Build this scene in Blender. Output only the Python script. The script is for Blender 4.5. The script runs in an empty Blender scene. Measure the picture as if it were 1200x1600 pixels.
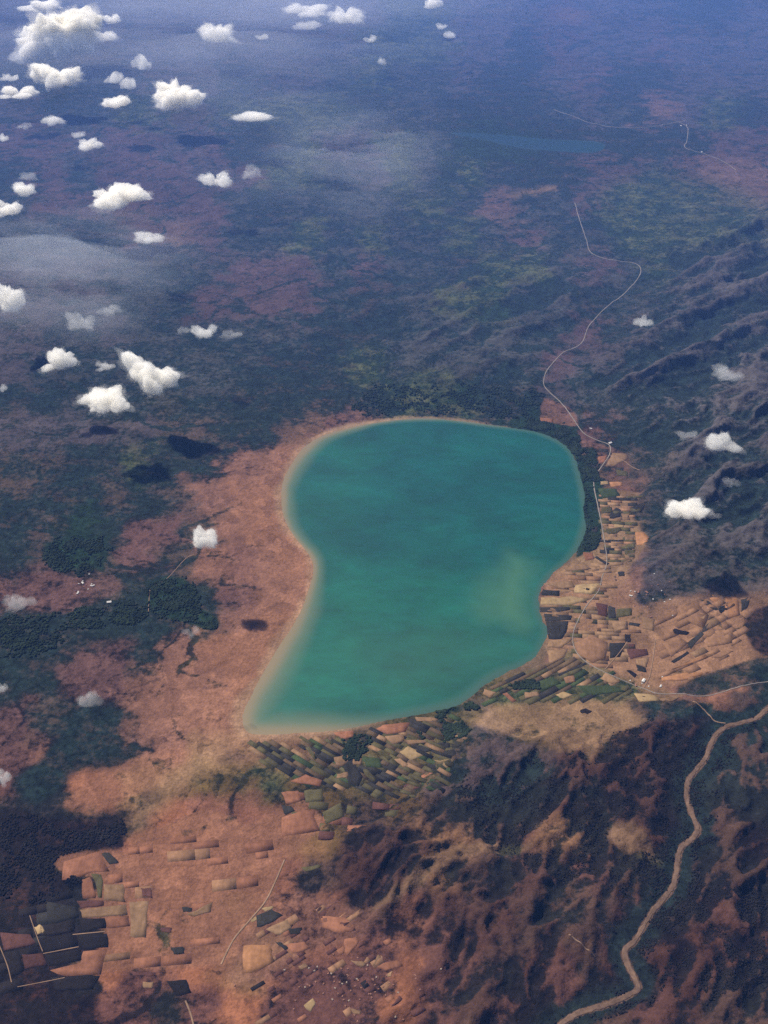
import bpy, bmesh, math, random
import numpy as np
from mathutils import Vector, noise as mnoise

random.seed(7)
rng = np.random.default_rng(7)
scn = bpy.context.scene
COL = scn.collection

# ------------------------------------------------------------------ camera, sky, sun, exposure
ALT = 10000.0                      # the aeroplane's height above the plain, metres
PITCH = math.radians(37.0)         # looking down
FOV = math.radians(50.0)           # vertical
W, H = 1200.0, 1600.0
FPX = (H / 2) / math.tan(FOV / 2)
CP, SP = math.cos(PITCH), math.sin(PITCH)

cam_d = bpy.data.cameras.new('camera')
cam = bpy.data.objects.new('camera', cam_d)
COL.objects.link(cam)
cam.location = (0, 0, ALT)
cam.rotation_euler = (math.pi / 2 - PITCH, 0, 0)
cam_d.sensor_fit = 'VERTICAL'
cam_d.angle = FOV
cam_d.clip_start = 10.0
cam_d.clip_end = 600000.0
scn.camera = cam

SUN_EL = math.radians(54.0)
SUN_AZ = math.radians(-52.0)       # clockwise from +Y: far left
sun_dir = Vector((math.sin(SUN_AZ) * math.cos(SUN_EL), math.cos(SUN_AZ) * math.cos(SUN_EL), math.sin(SUN_EL)))
world = bpy.data.worlds.new('World')
scn.world = world
world.use_nodes = True
wn = world.node_tree
wn.nodes.clear()
sky = wn.nodes.new('ShaderNodeTexSky')
sky.sky_type = 'NISHITA'
sky.sun_disc = False
sky.sun_elevation = SUN_EL
sky.sun_rotation = SUN_AZ
sky.altitude = 1000.0
bg = wn.nodes.new('ShaderNodeBackground')
bg.inputs['Strength'].default_value = 0.075
wo = wn.nodes.new('ShaderNodeOutputWorld')
wn.links.new(sky.outputs[0], bg.inputs['Color'])
wn.links.new(bg.outputs[0], wo.inputs['Surface'])

sl = bpy.data.lights.new('sun', 'SUN')
sl.energy = 5.0
sl.angle = math.radians(0.53)
sl.color = (1.0, 0.91, 0.78)
so = bpy.data.objects.new('sun', sl)
so.rotation_euler = (-sun_dir).to_track_quat('-Z', 'Y').to_euler()
so.location = (-20000, 20000, 40000)
COL.objects.link(so)

scn.view_settings.view_transform = 'Standard'
scn.view_settings.look = 'None'
scn.view_settings.gamma = 1.0
scn.view_settings.use_curve_mapping = False
scn.view_settings.exposure = 0.58
cy = scn.cycles
cy.max_bounces = 24
cy.diffuse_bounces = 0
cy.glossy_bounces = 2
cy.transmission_bounces = 2
cy.volume_bounces = 14
cy.transparent_max_bounces = 32
cy.use_denoising = False
cy.use_adaptive_sampling = True
cy.adaptive_threshold = 0.02

# ------------------------------------------------------------------ helpers
def at(u, v, z=0.0):
    """the point of the place at height z that the photograph shows at pixel (u, v)"""
    a = (np.asarray(u, float) - 600.0) / FPX
    b = (800.0 - np.asarray(v, float)) / FPX
    dy = CP + b * SP
    dz = -SP + b * CP
    t = (z - ALT) / dz
    return a * t, dy * t

def to_pixel(X, Y):
    """inverse of at() on the plain: where a point of the plain lies in image pixels"""
    depth = Y * CP + ALT * SP
    up = Y * SP - ALT * CP
    depth = np.maximum(depth, 500.0)
    return 600.0 + FPX * X / depth, 800.0 - FPX * up / depth

def metres_per_px(u, v, z=0.0):
    x, y = at(u, v, z)
    return (y * CP + (ALT - z) * SP) / FPX

def smooth(a, b, x):
    t = np.clip((x - a) / (b - a), 0, 1)
    return t * t * (3 - 2 * t)

def _hash(ix, iy, seed):
    h = (ix.astype(np.int64) * 374761393 + iy.astype(np.int64) * 668265263 + seed * 974634777) & 0xFFFFFFFF
    h = ((h ^ (h >> 13)) * 1274126177) & 0xFFFFFFFF
    return ((h ^ (h >> 16)) & 0xFFFF).astype(np.float32) * (2 * math.pi / 65536.0)

def perlin(x, y, seed=0):
    ix, iy = np.floor(x), np.floor(y)
    fx, fy = (x - ix).astype(np.float32), (y - iy).astype(np.float32)
    ux, uy = fx * fx * fx * (fx * (fx * 6 - 15) + 10), fy * fy * fy * (fy * (fy * 6 - 15) + 10)
    def g(ox, oy):
        a = _hash(ix + ox, iy + oy, seed)
        return np.cos(a) * (fx - ox) + np.sin(a) * (fy - oy)
    n00, n10, n01, n11 = g(0, 0), g(1, 0), g(0, 1), g(1, 1)
    a = n00 + ux * (n10 - n00)
    b = n01 + ux * (n11 - n01)
    return (a + uy * (b - a)) * 1.5

def fbm(x, y, size, octaves=5, seed=0, gain=0.5):
    s, amp, f, tot = 0.0, 1.0, 1.0 / size, 0.0
    for o in range(octaves):
        s = s + amp * perlin(x * f, y * f, seed + o * 17)
        tot += amp
        amp *= gain
        f *= 2.03
    return s / tot

def ridged(x, y, size, octaves=5, seed=0):
    s, amp, f, tot, w = 0.0, 1.0, 1.0 / size, 0.0, 1.0
    for o in range(octaves):
        n = 1.0 - np.abs(perlin(x * f, y * f, seed + o * 13)) * 1.6
        n = np.clip(n, 0, 1) ** 1.6 * w
        s = s + amp * n
        w = np.clip(n * 1.8, 0, 1)
        tot += amp
        amp *= 0.5
        f *= 2.05
    return s / tot

def catmull(pts, n=6, closed=False):
    P = np.asarray(pts, float)
    m = len(P)
    out = []
    for i in range(m if closed else m - 1):
        if closed:
            p0, p1, p2, p3 = P[(i - 1) % m], P[i], P[(i + 1) % m], P[(i + 2) % m]
        else:
            p0, p1, p2, p3 = P[max(i - 1, 0)], P[i], P[i + 1], P[min(i + 2, m - 1)]
        for k in range(n):
            t = k / n
            out.append(0.5 * ((2 * p1) + (-p0 + p2) * t + (2 * p0 - 5 * p1 + 4 * p2 - p3) * t * t + (-p0 + 3 * p1 - 3 * p2 + p3) * t ** 3))
    if not closed:
        out.append(P[-1])
    return np.array(out)

def seg_dist(X, Y, line, closed=False):
    d = np.full(X.shape, 1e18, np.float32)
    n = len(line)
    for i in range(n if closed else n - 1):
        ax, ay = line[i]
        bx, by = line[(i + 1) % n]
        ex, ey = bx - ax, by - ay
        t = np.clip(((X - ax) * ex + (Y - ay) * ey) / (ex * ex + ey * ey + 1e-9), 0, 1)
        d = np.minimum(d, (X - ax - t * ex) ** 2 + (Y - ay - t * ey) ** 2)
    return np.sqrt(d)

def inside(X, Y, poly):
    c = np.zeros(X.shape, bool)
    n = len(poly)
    for i in range(n):
        ax, ay = poly[i]
        bx, by = poly[(i + 1) % n]
        if ay == by:
            continue
        k = ((ay > Y) != (by > Y)) & (X < (bx - ax) * (Y - ay) / (by - ay) + ax)
        c ^= k
    return c

def signed(X, Y, poly, margin):
    """distance to a closed outline, negative inside; far points get +margin"""
    poly = np.asarray(poly)
    out = np.full(X.shape, margin, np.float32)
    m = (X > poly[:, 0].min() - margin) & (X < poly[:, 0].max() + margin) & (Y > poly[:, 1].min() - margin) & (Y < poly[:, 1].max() + margin)
    if m.any():
        x, y = X[m], Y[m]
        d = seg_dist(x, y, poly, True)
        out[m] = np.where(inside(x, y, poly), -d, np.minimum(d, margin))
    return out

def ground_line(px, n=6, closed=False):
    c = catmull(px, n, closed)
    x, y = at(c[:, 0], c[:, 1])
    return np.stack([x, y], 1)

def tag(o, label=None, cat=None, group=None, kind=None):
    if label: o['label'] = label
    if cat: o['category'] = cat
    if group: o['group'] = group
    if kind: o['kind'] = kind
    return o

def link(o, parent=None):
    COL.objects.link(o)
    if parent is not None:
        o.parent = parent
    return o

def mesh_from(name, V, F, mat=None, smoothed=False):
    me = bpy.data.meshes.new(name)
    V = np.asarray(V, np.float32)
    me.vertices.add(len(V))
    me.vertices.foreach_set('co', V.ravel())
    F = [np.asarray(F)] if isinstance(F, np.ndarray) else [np.asarray(f) for f in F if len(f)]
    nl = sum(f.size for f in F)
    npoly = sum(len(f) for f in F)
    me.loops.add(nl)
    me.loops.foreach_set('vertex_index', np.concatenate([f.ravel() for f in F]).astype(np.int32))
    me.polygons.add(npoly)
    tot = np.concatenate([np.full(len(f), f.shape[1], np.int32) for f in F])
    me.polygons.foreach_set('loop_start', np.concatenate([[0], np.cumsum(tot)[:-1]]).astype(np.int32))
    me.polygons.foreach_set('loop_total', tot)
    me.update(calc_edges=True)
    if smoothed:
        me.polygons.foreach_set('use_smooth', np.ones(npoly, bool))
    if mat is not None:
        me.materials.append(mat)
    return me

# ------------------------------------------------------------------ materials
def new_mat(name):
    m = bpy.data.materials.new(name)
    m.use_nodes = True
    m.node_tree.nodes.clear()
    return m, m.node_tree.nodes, m.node_tree.links

class NT:
    """short hand for building node trees"""
    def __init__(self, name):
        self.m, self.n, self.l = new_mat(name)
        self.pos = self.n.new('ShaderNodeNewGeometry').outputs['Position']
    def put(self, sock, v):
        if isinstance(v, bpy.types.NodeSocket):
            self.l.new(v, sock)
        else:
            sock.default_value = v
    def math(self, op, a, b=0.0, c=None, clamp=False):
        n = self.n.new('ShaderNodeMath'); n.operation = op; n.use_clamp = clamp
        self.put(n.inputs[0], a); self.put(n.inputs[1], b)
        if c is not None: self.put(n.inputs[2], c)
        return n.outputs[0]
    def noise(self, size, detail=5.0, rough=0.55, vec=None, stretch=None):
        n = self.n.new('ShaderNodeTexNoise')
        v = vec or self.pos
        mp = self.n.new('ShaderNodeMapping')
        s = 1.0 / size
        mp.inputs['Scale'].default_value = (s * (stretch[0] if stretch else 1), s * (stretch[1] if stretch else 1), s)
        mp.inputs['Rotation'].default_value = (0, 0, stretch[2] if stretch else 0.0)
        mp.inputs['Location'].default_value = (random.uniform(-9, 9), random.uniform(-9, 9), 0)
        self.l.new(v, mp.inputs['Vector'])
        self.l.new(mp.outputs[0], n.inputs['Vector'])
        n.inputs['Scale'].default_value = 1.0
        n.inputs['Detail'].default_value = detail
        n.inputs['Roughness'].default_value = rough
        return n.outputs['Fac']
    def ramp(self, v, a, b, lo=0.0, hi=1.0, kind='SMOOTHSTEP'):
        n = self.n.new('ShaderNodeMapRange'); n.interpolation_type = kind
        self.put(n.inputs['Value'], v); self.put(n.inputs['From Min'], a); self.put(n.inputs['From Max'], b)
        self.put(n.inputs['To Min'], lo); self.put(n.inputs['To Max'], hi)
        return n.outputs[0]
    def mix(self, f, a, b, blend='MIX'):
        n = self.n.new('ShaderNodeMix'); n.data_type = 'RGBA'; n.blend_type = blend
        self.put(n.inputs[0], f)
        for s, v in ((n.inputs[6], a), (n.inputs[7], b)):
            self.put(s, (*v, 1.0) if isinstance(v, tuple) and len(v) == 3 else v)
        return n.outputs[2]
    def scale(self, col, f):
        n = self.n.new('ShaderNodeVectorMath'); n.operation = 'SCALE'
        self.put(n.inputs[0], (*col,) if isinstance(col, tuple) else col); self.put(n.inputs['Scale'], f)
        return n.outputs[0]
    def attr(self, name, which='Fac'):
        n = self.n.new('ShaderNodeAttribute'); n.attribute_name = name
        return n.outputs[which]
    def finish(self, col, rough=0.95, spec=0.1, bump=None, dist=10.0, strength=0.6):
        p = self.n.new('ShaderNodeBsdfPrincipled')
        self.put(p.inputs['Base Color'], (*col, 1.0) if isinstance(col, tuple) else col)
        self.put(p.inputs['Roughness'], rough)
        p.inputs['Specular IOR Level'].default_value = spec
        if bump is not None:
            b = self.n.new('ShaderNodeBump'); b.inputs['Distance'].default_value = dist; b.inputs['Strength'].default_value = strength
            self.l.new(bump, b.inputs['Height']); self.l.new(b.outputs[0], p.inputs['Normal'])
        o = self.n.new('ShaderNodeOutputMaterial')
        self.l.new(p.outputs[0], o.inputs['Surface'])
        return self.m

def ground_material():
    t = NT('land')
    soil = t.attr('soil', 'Color')
    veg = t.attr('veg', 'Color')
    dens = t.attr('scrub')
    parcel = t.attr('parcel')
    nA = t.noise(2300, 4, 0.6)
    nB = t.noise(520, 8, 0.70, stretch=(0.8, 1.25, 0.5))
    nC = t.noise(75, 4, 0.72)
    nD = t.noise(260, 6, 0.72)
    # worked parcels of land, seen from far: cells of slightly different tone
    vo = t.n.new('ShaderNodeTexVoronoi'); vo.distance = 'CHEBYCHEV'; vo.voronoi_dimensions = '2D'
    mp = t.n.new('ShaderNodeMapping'); mp.inputs['Scale'].default_value = (1 / 170, 1 / 230, 0); mp.inputs['Rotation'].default_value = (0, 0, 0.35)
    t.l.new(t.pos, mp.inputs['Vector']); t.l.new(mp.outputs[0], vo.inputs['Vector'])
    vo.inputs['Scale'].default_value = 1.0
    sep = t.n.new('ShaderNodeSeparateColor'); t.l.new(vo.outputs['Color'], sep.inputs[0])
    tone = t.ramp(sep.outputs[0], 0, 1, 0.5, 1.35, 'LINEAR')
    f = t.math('MULTIPLY', t.ramp(nA, 0.25, 0.75, 0.72, 1.28, 'LINEAR'), t.ramp(nD, 0.25, 0.75, 0.66, 1.34, 'LINEAR'))
    f = t.math('MULTIPLY', f, t.ramp(nC, 0.2, 0.8, 0.7, 1.3, 'LINEAR'))
    f = t.math('MULTIPLY', f, t.math('ADD', t.math('MULTIPLY', parcel, t.math('SUBTRACT', tone, 1.0)), 1.0))
    f = t.math('MULTIPLY', f, t.ramp(t.noise(26, 2, 0.6), 0.3, 0.7, 0.82, 1.18, 'LINEAR'))
    soil = t.scale(soil, f)
    # scrub cover: dark bush, denser where the image-pixel cover map says so
    nn = t.math('ADD', t.math('MULTIPLY', nB, 0.62), t.math('MULTIPLY', nC, 0.38))
    nn = t.math('ADD', nn, t.math('MULTIPLY', t.math('MULTIPLY', parcel, t.math('SUBTRACT', sep.outputs[1], 0.5)), 0.22))
    thr = t.ramp(dens, 0, 1, 0.26, 0.70, 'LINEAR')
    mask = t.ramp(t.math('SUBTRACT', thr, nn), -0.09, 0.08)
    vv = t.scale(veg, t.math('MULTIPLY', t.ramp(nC, 0.28, 0.72, 0.25, 1.75, 'LINEAR'), t.ramp(nD, 0.3, 0.7, 0.4, 1.6, 'LINEAR')))
    vv = t.mix(t.ramp(nA, 0.35, 0.65, 0.0, 0.22), vv, t.scale((0.014, 0.022, 0.014), t.ramp(nC, 0.25, 0.75, 0.5, 1.5, 'LINEAR')))
    col = t.mix(t.math('MULTIPLY', mask, 0.93), soil, vv)
    return t.finish(col, 0.97, 0.05, t.noise(48, 2, 0.6), 20.0, 0.8)

def plain_material(name, col, var=0.3, size=60, furrow=None):
    t = NT(name)
    f = t.math('MULTIPLY', t.ramp(t.noise(size, 5, 0.65), 0.25, 0.75, 1 - var, 1 + var, 'LINEAR'),
               t.ramp(t.noise(size * 5, 3, 0.5), 0.3, 0.7, 1 - var * 0.7, 1 + var * 0.7, 'LINEAR'))
    if furrow:
        f = t.math('MULTIPLY', f, t.ramp(t.noise(30, 2, 0.5, stretch=(1.0, 0.12, furrow)), 0.3, 0.7, 0.9, 1.1, 'LINEAR'))
    if furrow:
        oi = t.n.new('ShaderNodeObjectInfo')
        f = t.math('MULTIPLY', f, t.ramp(oi.outputs['Random'], 0, 1, 0.78, 1.16, 'LINEAR'))
    return t.finish(t.scale(col, f), 0.96, 0.08, t.noise(25, 3, 0.6), 4.0, 0.5)

def water_material(name='lake_water', dim=1.0):
    t = NT(name)
    deep = t.attr('deep')
    silt = t.attr('silt')
    n = t.noise(1300, 7, 0.68, stretch=(0.8, 1.3, 0.9))
    n2 = t.noise(220, 5, 0.7, stretch=(0.6, 1.5, 0.7))
    green = t.attr('green')
    body = t.mix(green, (0.0008, 0.053, 0.045), (0.004, 0.080, 0.049))
    body = t.scale(body, t.ramp(n, 0.3, 0.7, 0.66, 1.34, 'LINEAR'))
    body = t.scale(body, t.ramp(n2, 0.3, 0.7, 0.86, 1.14, 'LINEAR'))
    col = t.mix(silt, body, (0.045, 0.125, 0.068))
    shore = t.mix(t.ramp(deep, 0.0, 0.35), (0.165, 0.128, 0.072), (0.075, 0.112, 0.070))
    shore = t.mix(t.attr('sandy'), t.mix(deep, (0.030, 0.070, 0.052), (0.020, 0.095, 0.070)), shore)
    col = t.mix(t.ramp(t.math('ADD', deep, t.math('MULTIPLY', t.math('SUBTRACT', n, 0.5), 0.35)), 0.10, 0.75), shore, col)
    col = t.scale(col, dim)
    return t.finish(col, 0.45, 0.25, t.noise(40, 3, 0.6), 0.3, 0.25)

def volume_material(name, density, colour=(1, 1, 1), g=0.0, soft=None):
    m, n, l = new_mat(name)
    p = n.new('ShaderNodeVolumePrincipled')
    p.inputs['Color'].default_value = (*colour, 1)
    p.inputs['Density'].default_value = density
    p.inputs['Anisotropy'].default_value = g
    o = n.new('ShaderNodeOutputMaterial')
    l.new(p.outputs[0], o.inputs['Volume'])
    return m, n, l, p

M_LAND = ground_material()
M_WATER = water_material()
M_FAR = water_material('deep_water', 0.32)

# ------------------------------------------------------------------ the lie of the land
SHORE_PX = [(510,678),(560,665),(620,656),(680,654),(740,660),(800,668),(850,678),(885,698),(903,730),(912,770),(915,815),(908,850),(890,875),
            (865,895),(850,915),(842,940),(846,965),(854,985),(850,1005),(835,1025),(810,1042),(775,1058),(752,1075),(730,1095),(700,1108),
            (650,1118),(600,1128),(550,1138),(500,1145),(440,1148),(400,1148),(382,1140),(378,1115),(392,1085),(412,1050),(435,1010),(455,980),
            (472,950),(485,915),(490,885),(482,865),(465,845),(448,820),(440,795),(440,765),(448,740),(462,715),(480,695)]
SHORE = ground_line(SHORE_PX, 4, True)
FAR_PX = [(700,206),(730,207),(760,208),(820,214),(880,219),(930,222),(945,230),(930,238),(880,237),(830,233),(790,226),(750,217),(715,211)]
FAR_SHORE = ground_line(FAR_PX, 3, True)
RIVER_PX = [(1225,1085),(1200,1108),(1178,1126),(1140,1135),(1122,1146),(1110,1166),(1100,1190),(1085,1208),(1075,1222),(1073,1250),(1080,1270),(1090,1298),
            (1082,1312),(1064,1326),(1058,1352),(1053,1382),(1040,1402),(1018,1428),(1004,1452),(990,1474),(976,1486),(980,1508),(990,1528),(997,1545),
            (985,1556),(950,1570),(905,1584),(880,1600),(860,1620)]
RIVER = ground_line(RIVER_PX, 4)

def graded(*spans):
    """coordinates with a spacing that changes from span to span: (from, to, step_a, step_b)"""
    out = []
    for a, b, sa, sb in spans:
        x = a
        while x < b - 1e-6:
            out.append(x)
            x += sa + (sb - sa) * (x - a) / (b - a)
    out.append(spans[-1][1])
    return np.array(sorted(set(out)))

half = graded((0, 5500, 26, 26), (5500, 9500, 26, 60), (9500, 19000, 70, 110), (19000, 130000, 300, 9000))
GX = np.concatenate([-half[::-1][:-1], half])
GY = graded((-30000, 3000, 6000, 800), (3000, 14500, 25, 25), (14500, 25000, 25, 60), (25000, 50000, 60, 170), (50000, 130000, 400, 8000))
X, Y = np.meshgrid(GX, GY)
U, V = to_pixel(X, Y)
behind = Y < 2500

def soft_poly(px, feather, warp=0.0, seed=0):
    """weight 1 inside an outline given in image pixels, fading over feather metres"""
    P = ground_line(px, 2, True)
    xx, yy = X, Y
    if warp:
        xx = X + WX * warp
        yy = Y + WY * warp
    d = signed(xx, yy, P, feather * 1.5 + 50)
    return smooth(feather, -feather, d)

WX = fbm(X, Y, 1400, 5, 3)
WY = fbm(X, Y, 1400, 5, 51)

lake_d = signed(X + WX * 25, Y + WY * 25, SHORE, 2500.0)
RAG = fbm(X, Y, 420, 5, 610, 0.6)
lake_d = lake_d + RAG * (22 + 38 * smooth(620, 780, U))
far_d = signed(X + WX * 200, Y + WY * 200, FAR_SHORE, 2500.0)
riv_d = seg_dist(X, Y, RIVER)

hills_e = soft_poly([(885,455),(960,425),(1060,390),(1400,330),(1500,930),(1180,915),(1120,900),(1040,925),(1012,860),(1000,790),(975,710),(930,650),(880,600),(870,560),(900,520)], 900, 500)
hills_n = soft_poly([(560,470),(700,440),(860,430),(890,480),(850,560),(845,620),(700,610),(600,560)], 1200, 500)
hills_s = soft_poly([(700,1230),(790,1160),(960,1140),(1060,1110),(1300,1120),(1400,1750),(600,1750),(640,1560),(560,1420),(520,1360),(600,1290)], 600, 350)
knoll = soft_poly([(520,1350),(560,1310),(640,1305),(680,1340),(650,1390),(580,1420),(530,1400)], 420, 350)
far_hills = smooth(36000, 47000, Y)

# spurs run down to the lake from far right
a = math.radians(38)
XR = X * math.cos(a) + Y * math.sin(a)
YR = -X * math.sin(a) + Y * math.cos(a)
spur = ridged(XR * 0.20 + WX * 260, YR + WY * 330, 1050, 6, 5)
spur2 = ridged(X + WX * 300, Y + WY * 300, 900, 5, 23)
a2 = math.radians(60)
XS = X * math.cos(a2) + Y * math.sin(a2)
YS = -X * math.sin(a2) + Y * math.cos(a2)
ridge_s = ridged(XS * 0.40 + WX * 350, YS + WY * 350, 650, 6, 41)

Z = 14.0 + 10.0 * fbm(X, Y, 3000, 5, 9)
road_line = ground_line([(898,318),(925,400),(1001,422),(945,485),(908,540),(860,575),(850,600),(895,655),(952,700),(940,830)], 3)
near = (X > 0) & (X < 12000) & (Y > 9000) & (Y < 40000)
road_d = np.full(X.shape, 9e3, np.float32); road_d[near] = seg_dist(X[near], Y[near], road_line)
hills_e = hills_e * smooth(60, 1500, road_d)
fine_e = ridged(XR * 0.45 + WX * 160, YR + WY * 200, 330, 4, 15)
Z += hills_e * (310 * spur + 45 * spur2 + 80 * fine_e + 60)
Z += hills_n * (130 * spur + 70 * spur2)
fine_s = ridged(XS * 0.5 + WX * 160, YS + WY * 160, 240, 4, 45)
Z += hills_s * (75 * fine_s + 190 * ridge_s * (0.35 + 0.65 * smooth(0, 900, riv_d)) + 60 * spur2)
Z += knoll * 110 * (0.6 + 0.4 * spur2)
Z += far_hills * (250 * ridged(X, Y, 6000, 5, 77))
Z += smooth(15500, 24000, Y) * (40 * spur2 + 50 * fbm(X, Y, 5000, 4, 88))
# wadi bed cut into the hills
Z = Z * (0.15 + 0.85 * smooth(40, 420, riv_d)) + 5.0
# the basins: land slopes gently down to the water at z = 0
def basin(Z, d, flat):
    k = smooth(0, flat, d)
    land = np.where(d > 0, 0.5 + d * 0.012, d * 0.04)
    return np.where(d < flat, land * (1 - k) + np.maximum(Z, 3.0) * k, Z)
Z = basin(Z, lake_d, 700.0)
Z = basin(Z, far_d, 900.0)
Z = np.maximum(Z, -25.0)
Z = np.where(behind, 12.0, Z)

def height(x, y):
    """height of the land sheet"""
    x = np.asarray(x, float); y = np.asarray(y, float)
    i = np.clip(np.searchsorted(GX, x) - 1, 0, len(GX) - 2)
    j = np.clip(np.searchsorted(GY, y) - 1, 0, len(GY) - 2)
    fx = (x - GX[i]) / (GX[i + 1] - GX[i])
    fy = (y - GY[j]) / (GY[j + 1] - GY[j])
    return (Z[j, i] * (1 - fx) + Z[j, i + 1] * fx) * (1 - fy) + (Z[j + 1, i] * (1 - fx) + Z[j + 1, i + 1] * fx) * fy

# ------------------------------------------------------------------ land cover: letters judged by eye on a grid of image pixels
# letter: (bare soil colour, scrub cover, scrub colour, parcels)
DK = (0.0075, 0.0160, 0.0150); DB = (0.0075, 0.0052, 0.0060); GR = (0.009, 0.021, 0.012); OL = (0.030, 0.030, 0.013)
KIND = {
    'r': ((0.178, 0.084, 0.050), 0.17, OL, 0.40),
    'p': ((0.130, 0.066, 0.047), 0.31, DB, 0.42),
    't': ((0.172, 0.106, 0.058), 0.20, OL, 0.45),
    'm': ((0.082, 0.043, 0.038), 0.44, DB, 0.25),
    'v': ((0.050, 0.041, 0.044), 0.46, DK, 0.30),
    'b': ((0.058, 0.041, 0.032), 0.56, DK, 0.30),
    'd': ((0.042, 0.031, 0.026), 0.70, DK, 0.20),
    'k': ((0.040, 0.019, 0.0145), 0.74, DB, 0.05),
    'o': ((0.080, 0.057, 0.024), 0.52, OL, 0.50),
    'g': ((0.058, 0.064, 0.029), 0.60, GR, 0.40),
    'G': ((0.028, 0.033, 0.017), 0.88, GR, 0.10),
    'h': ((0.068, 0.061, 0.061), 0.50, DK, 0.00),
    'B': ((0.040, 0.040, 0.038), 0.58, DK, 0.30),
    'M': ((0.060, 0.038, 0.040), 0.42, DK, 0.30),
    'P': ((0.086, 0.052, 0.045), 0.36, DK, 0.30),
    'x': ((0.185, 0.102, 0.058), 0.12, OL, 0.45),
    'w': ((0.095, 0.065, 0.041), 0.20, OL, 0.00),
}
PIXEL_GRID = """
vvvvvvvvvvvvggvvvmvvvddv
vbvvvvvvvvvgggvvdmvvmvvv
dbdbvvvdvvbgbbvddvmddvvv
vdbbgvvggggdbbdddbvbpvgd
mmvmmvmddgvvgbGGGdddddmm
dmbmmmvmggbvgbgbddmmbmpp
bmmmmmmbdbbbbgbpbbmggbpp
bbdbmpmbbgbgbbgbmbbggbbb
vvvvbbbmmmbmbbdggbmbgddd
vvvbbbmmmmbdbbggbbdbdddd
vvbvbbbbbbddbbbbbbmddddd
vbbbbbbbdddgbbbbbmvddddd
ddbbbbbdddddgggddvbddvdd
vvvvvbbddbmpbbbbGGmddvdd
bbddgddpprwwwwwwwwGbbvvd
bddbdbprrwwwwwwwwwGpbvvb
dbGdmmbprrwwwwwwwwGtbbvd
dbGbmbpmprwwwwwwwwtpvbdb
mmmbdddmppwwwwwwwpppvbbb
ddddddbprrwwwwwwwtptbrrm
ddmmdprrrwwwwwwwwprprrrd
ddmmppprwwwwwwwogotgtprb
mbddppptwwwwooGvotttbbbb
mpddpptboobooobbotttddbd
mdrrtooogoooovdkdddkbdbb
dddbdrppppobobbddkddbddd
kdrprrrpptodbttbmtdtkdbk
kddpprrppbbkdtbdkbmbdddd
kkdrprptrppbpmdkdbdmkdmd
kkkrrrpptppmpmmddkbmkkkm
kkdrmprtpmmmrmmdkmdkkkkd
kkkmmdmrmmmmrmbmkmkbmkdb
""".split()  # some dark letters on the left hold cloud shade put into the cover
PIXEL_GRID = [r_.replace("m", "M").replace("p", "P").replace("b", "B") if i_ < 13 else r_ for i_, r_ in enumerate(PIXEL_GRID)]   # far soils made less red: distance haze put into their colour

def land_cover():
    rows, cols = len(PIXEL_GRID), len(PIXEL_GRID[0])
    keys = list(KIND)
    warp = np.clip(0.55 * 2200.0 / np.maximum(Y, 5000) ** 0.5 / 24.0, 0.75, 1.4) * 1.0
    px = 62.0
    uu = (U + (WX * 1.0 + 1.0 * fbm(X, Y, 420, 5, 200, 0.62)) * px * warp - 25.0) / 50.0
    vv = (V + (WY * 1.0 + 1.0 * fbm(X, Y, 420, 5, 260, 0.62)) * px * 0.6 * warp - 25.0) / 50.0
    uu = np.clip(uu, 0, cols - 1.001)
    vv = np.clip(vv, 0, rows - 1.001)
    i, j = uu.astype(int), vv.astype(int)
    fu, fv = smooth(0.15, 0.85, uu - i), smooth(0.15, 0.85, vv - j)
    T = np.zeros((rows, cols, 8), np.float32)
    for r in range(rows):
        for c in range(cols):
            s, d, g, p = KIND[PIXEL_GRID[r][c]]
            T[r, c] = (*s, d, *g, p)
    fu, fv = fu[..., None].astype(np.float32), fv[..., None].astype(np.float32)
    return (T[j, i] * (1 - fu) + T[j, i + 1] * fu) * (1 - fv) + (T[j + 1, i] * (1 - fu) + T[j + 1, i + 1] * fu) * fv

COVER = land_cover()

def lay(px, letter, feather=60, warp=120, amount=1.0):
    w = (soft_poly(px, feather, warp) * amount)[..., None]
    s, d, g, p = KIND[letter]
    COVER[...] = COVER * (1 - w) + np.array((*s, d, *g, p), np.float32) * w

def zoomed(ox, oy, pts):
    return [(ox + x / 3.158, oy + y / 3.158) for x, y in pts]

w = smooth(1130, 1300, V)[..., None]
COVER[..., 4:7] = COVER[..., 4:7] * (1 - 0.75 * w) + np.array(DB, np.float32) * 0.75 * w
COVER[..., :3] *= 1 - np.array((-0.08, 0.08, 0.20), np.float32) * w
# larger outlines of the country: (kind of cover, outline)
lay(zoomed(820, 1080, [(-150,70),(0,70),(150,60),(400,60),(560,130),(570,190),(480,200),(400,250),(330,330),(230,320),(150,340),(100,290),(0,260),(-150,210),(-260,150)]), 't', 80, 120, 0.75)
lay(zoomed(820, 1080, [(0,420),(150,350),(230,320),(280,345),(300,400),(380,300),(400,250),(480,200),(560,195),(640,180),(720,170),(820,140),(940,150),(900,260),(870,370),(800,420),(790,530),(830,660),(700,700),(440,690),(330,480),(250,480),(0,500)]), 'k', 60, 120, 0.85)
lay([(0,1265),(60,1275),(130,1290),(215,1270),(225,1240),(245,1235),(250,1260),(205,1305),(180,1330),(95,1350),(110,1390),(60,1410),(0,1400)], 'k', 50, 90, 0.9)  # dark bush, with a cloud's shade painted into the same cover
lay([(95,1365),(100,1340),(170,1330),(210,1335),(205,1315),(260,1290),(320,1265),(360,1275),(385,1290),(440,1270),(490,1265),(500,1300),(440,1345),(425,1420),(400,1440),(360,1530),(330,1510),(180,1520),(90,1520),(170,1480),(125,1420),(165,1380)], 'r', 40, 60, 0.8)
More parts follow.
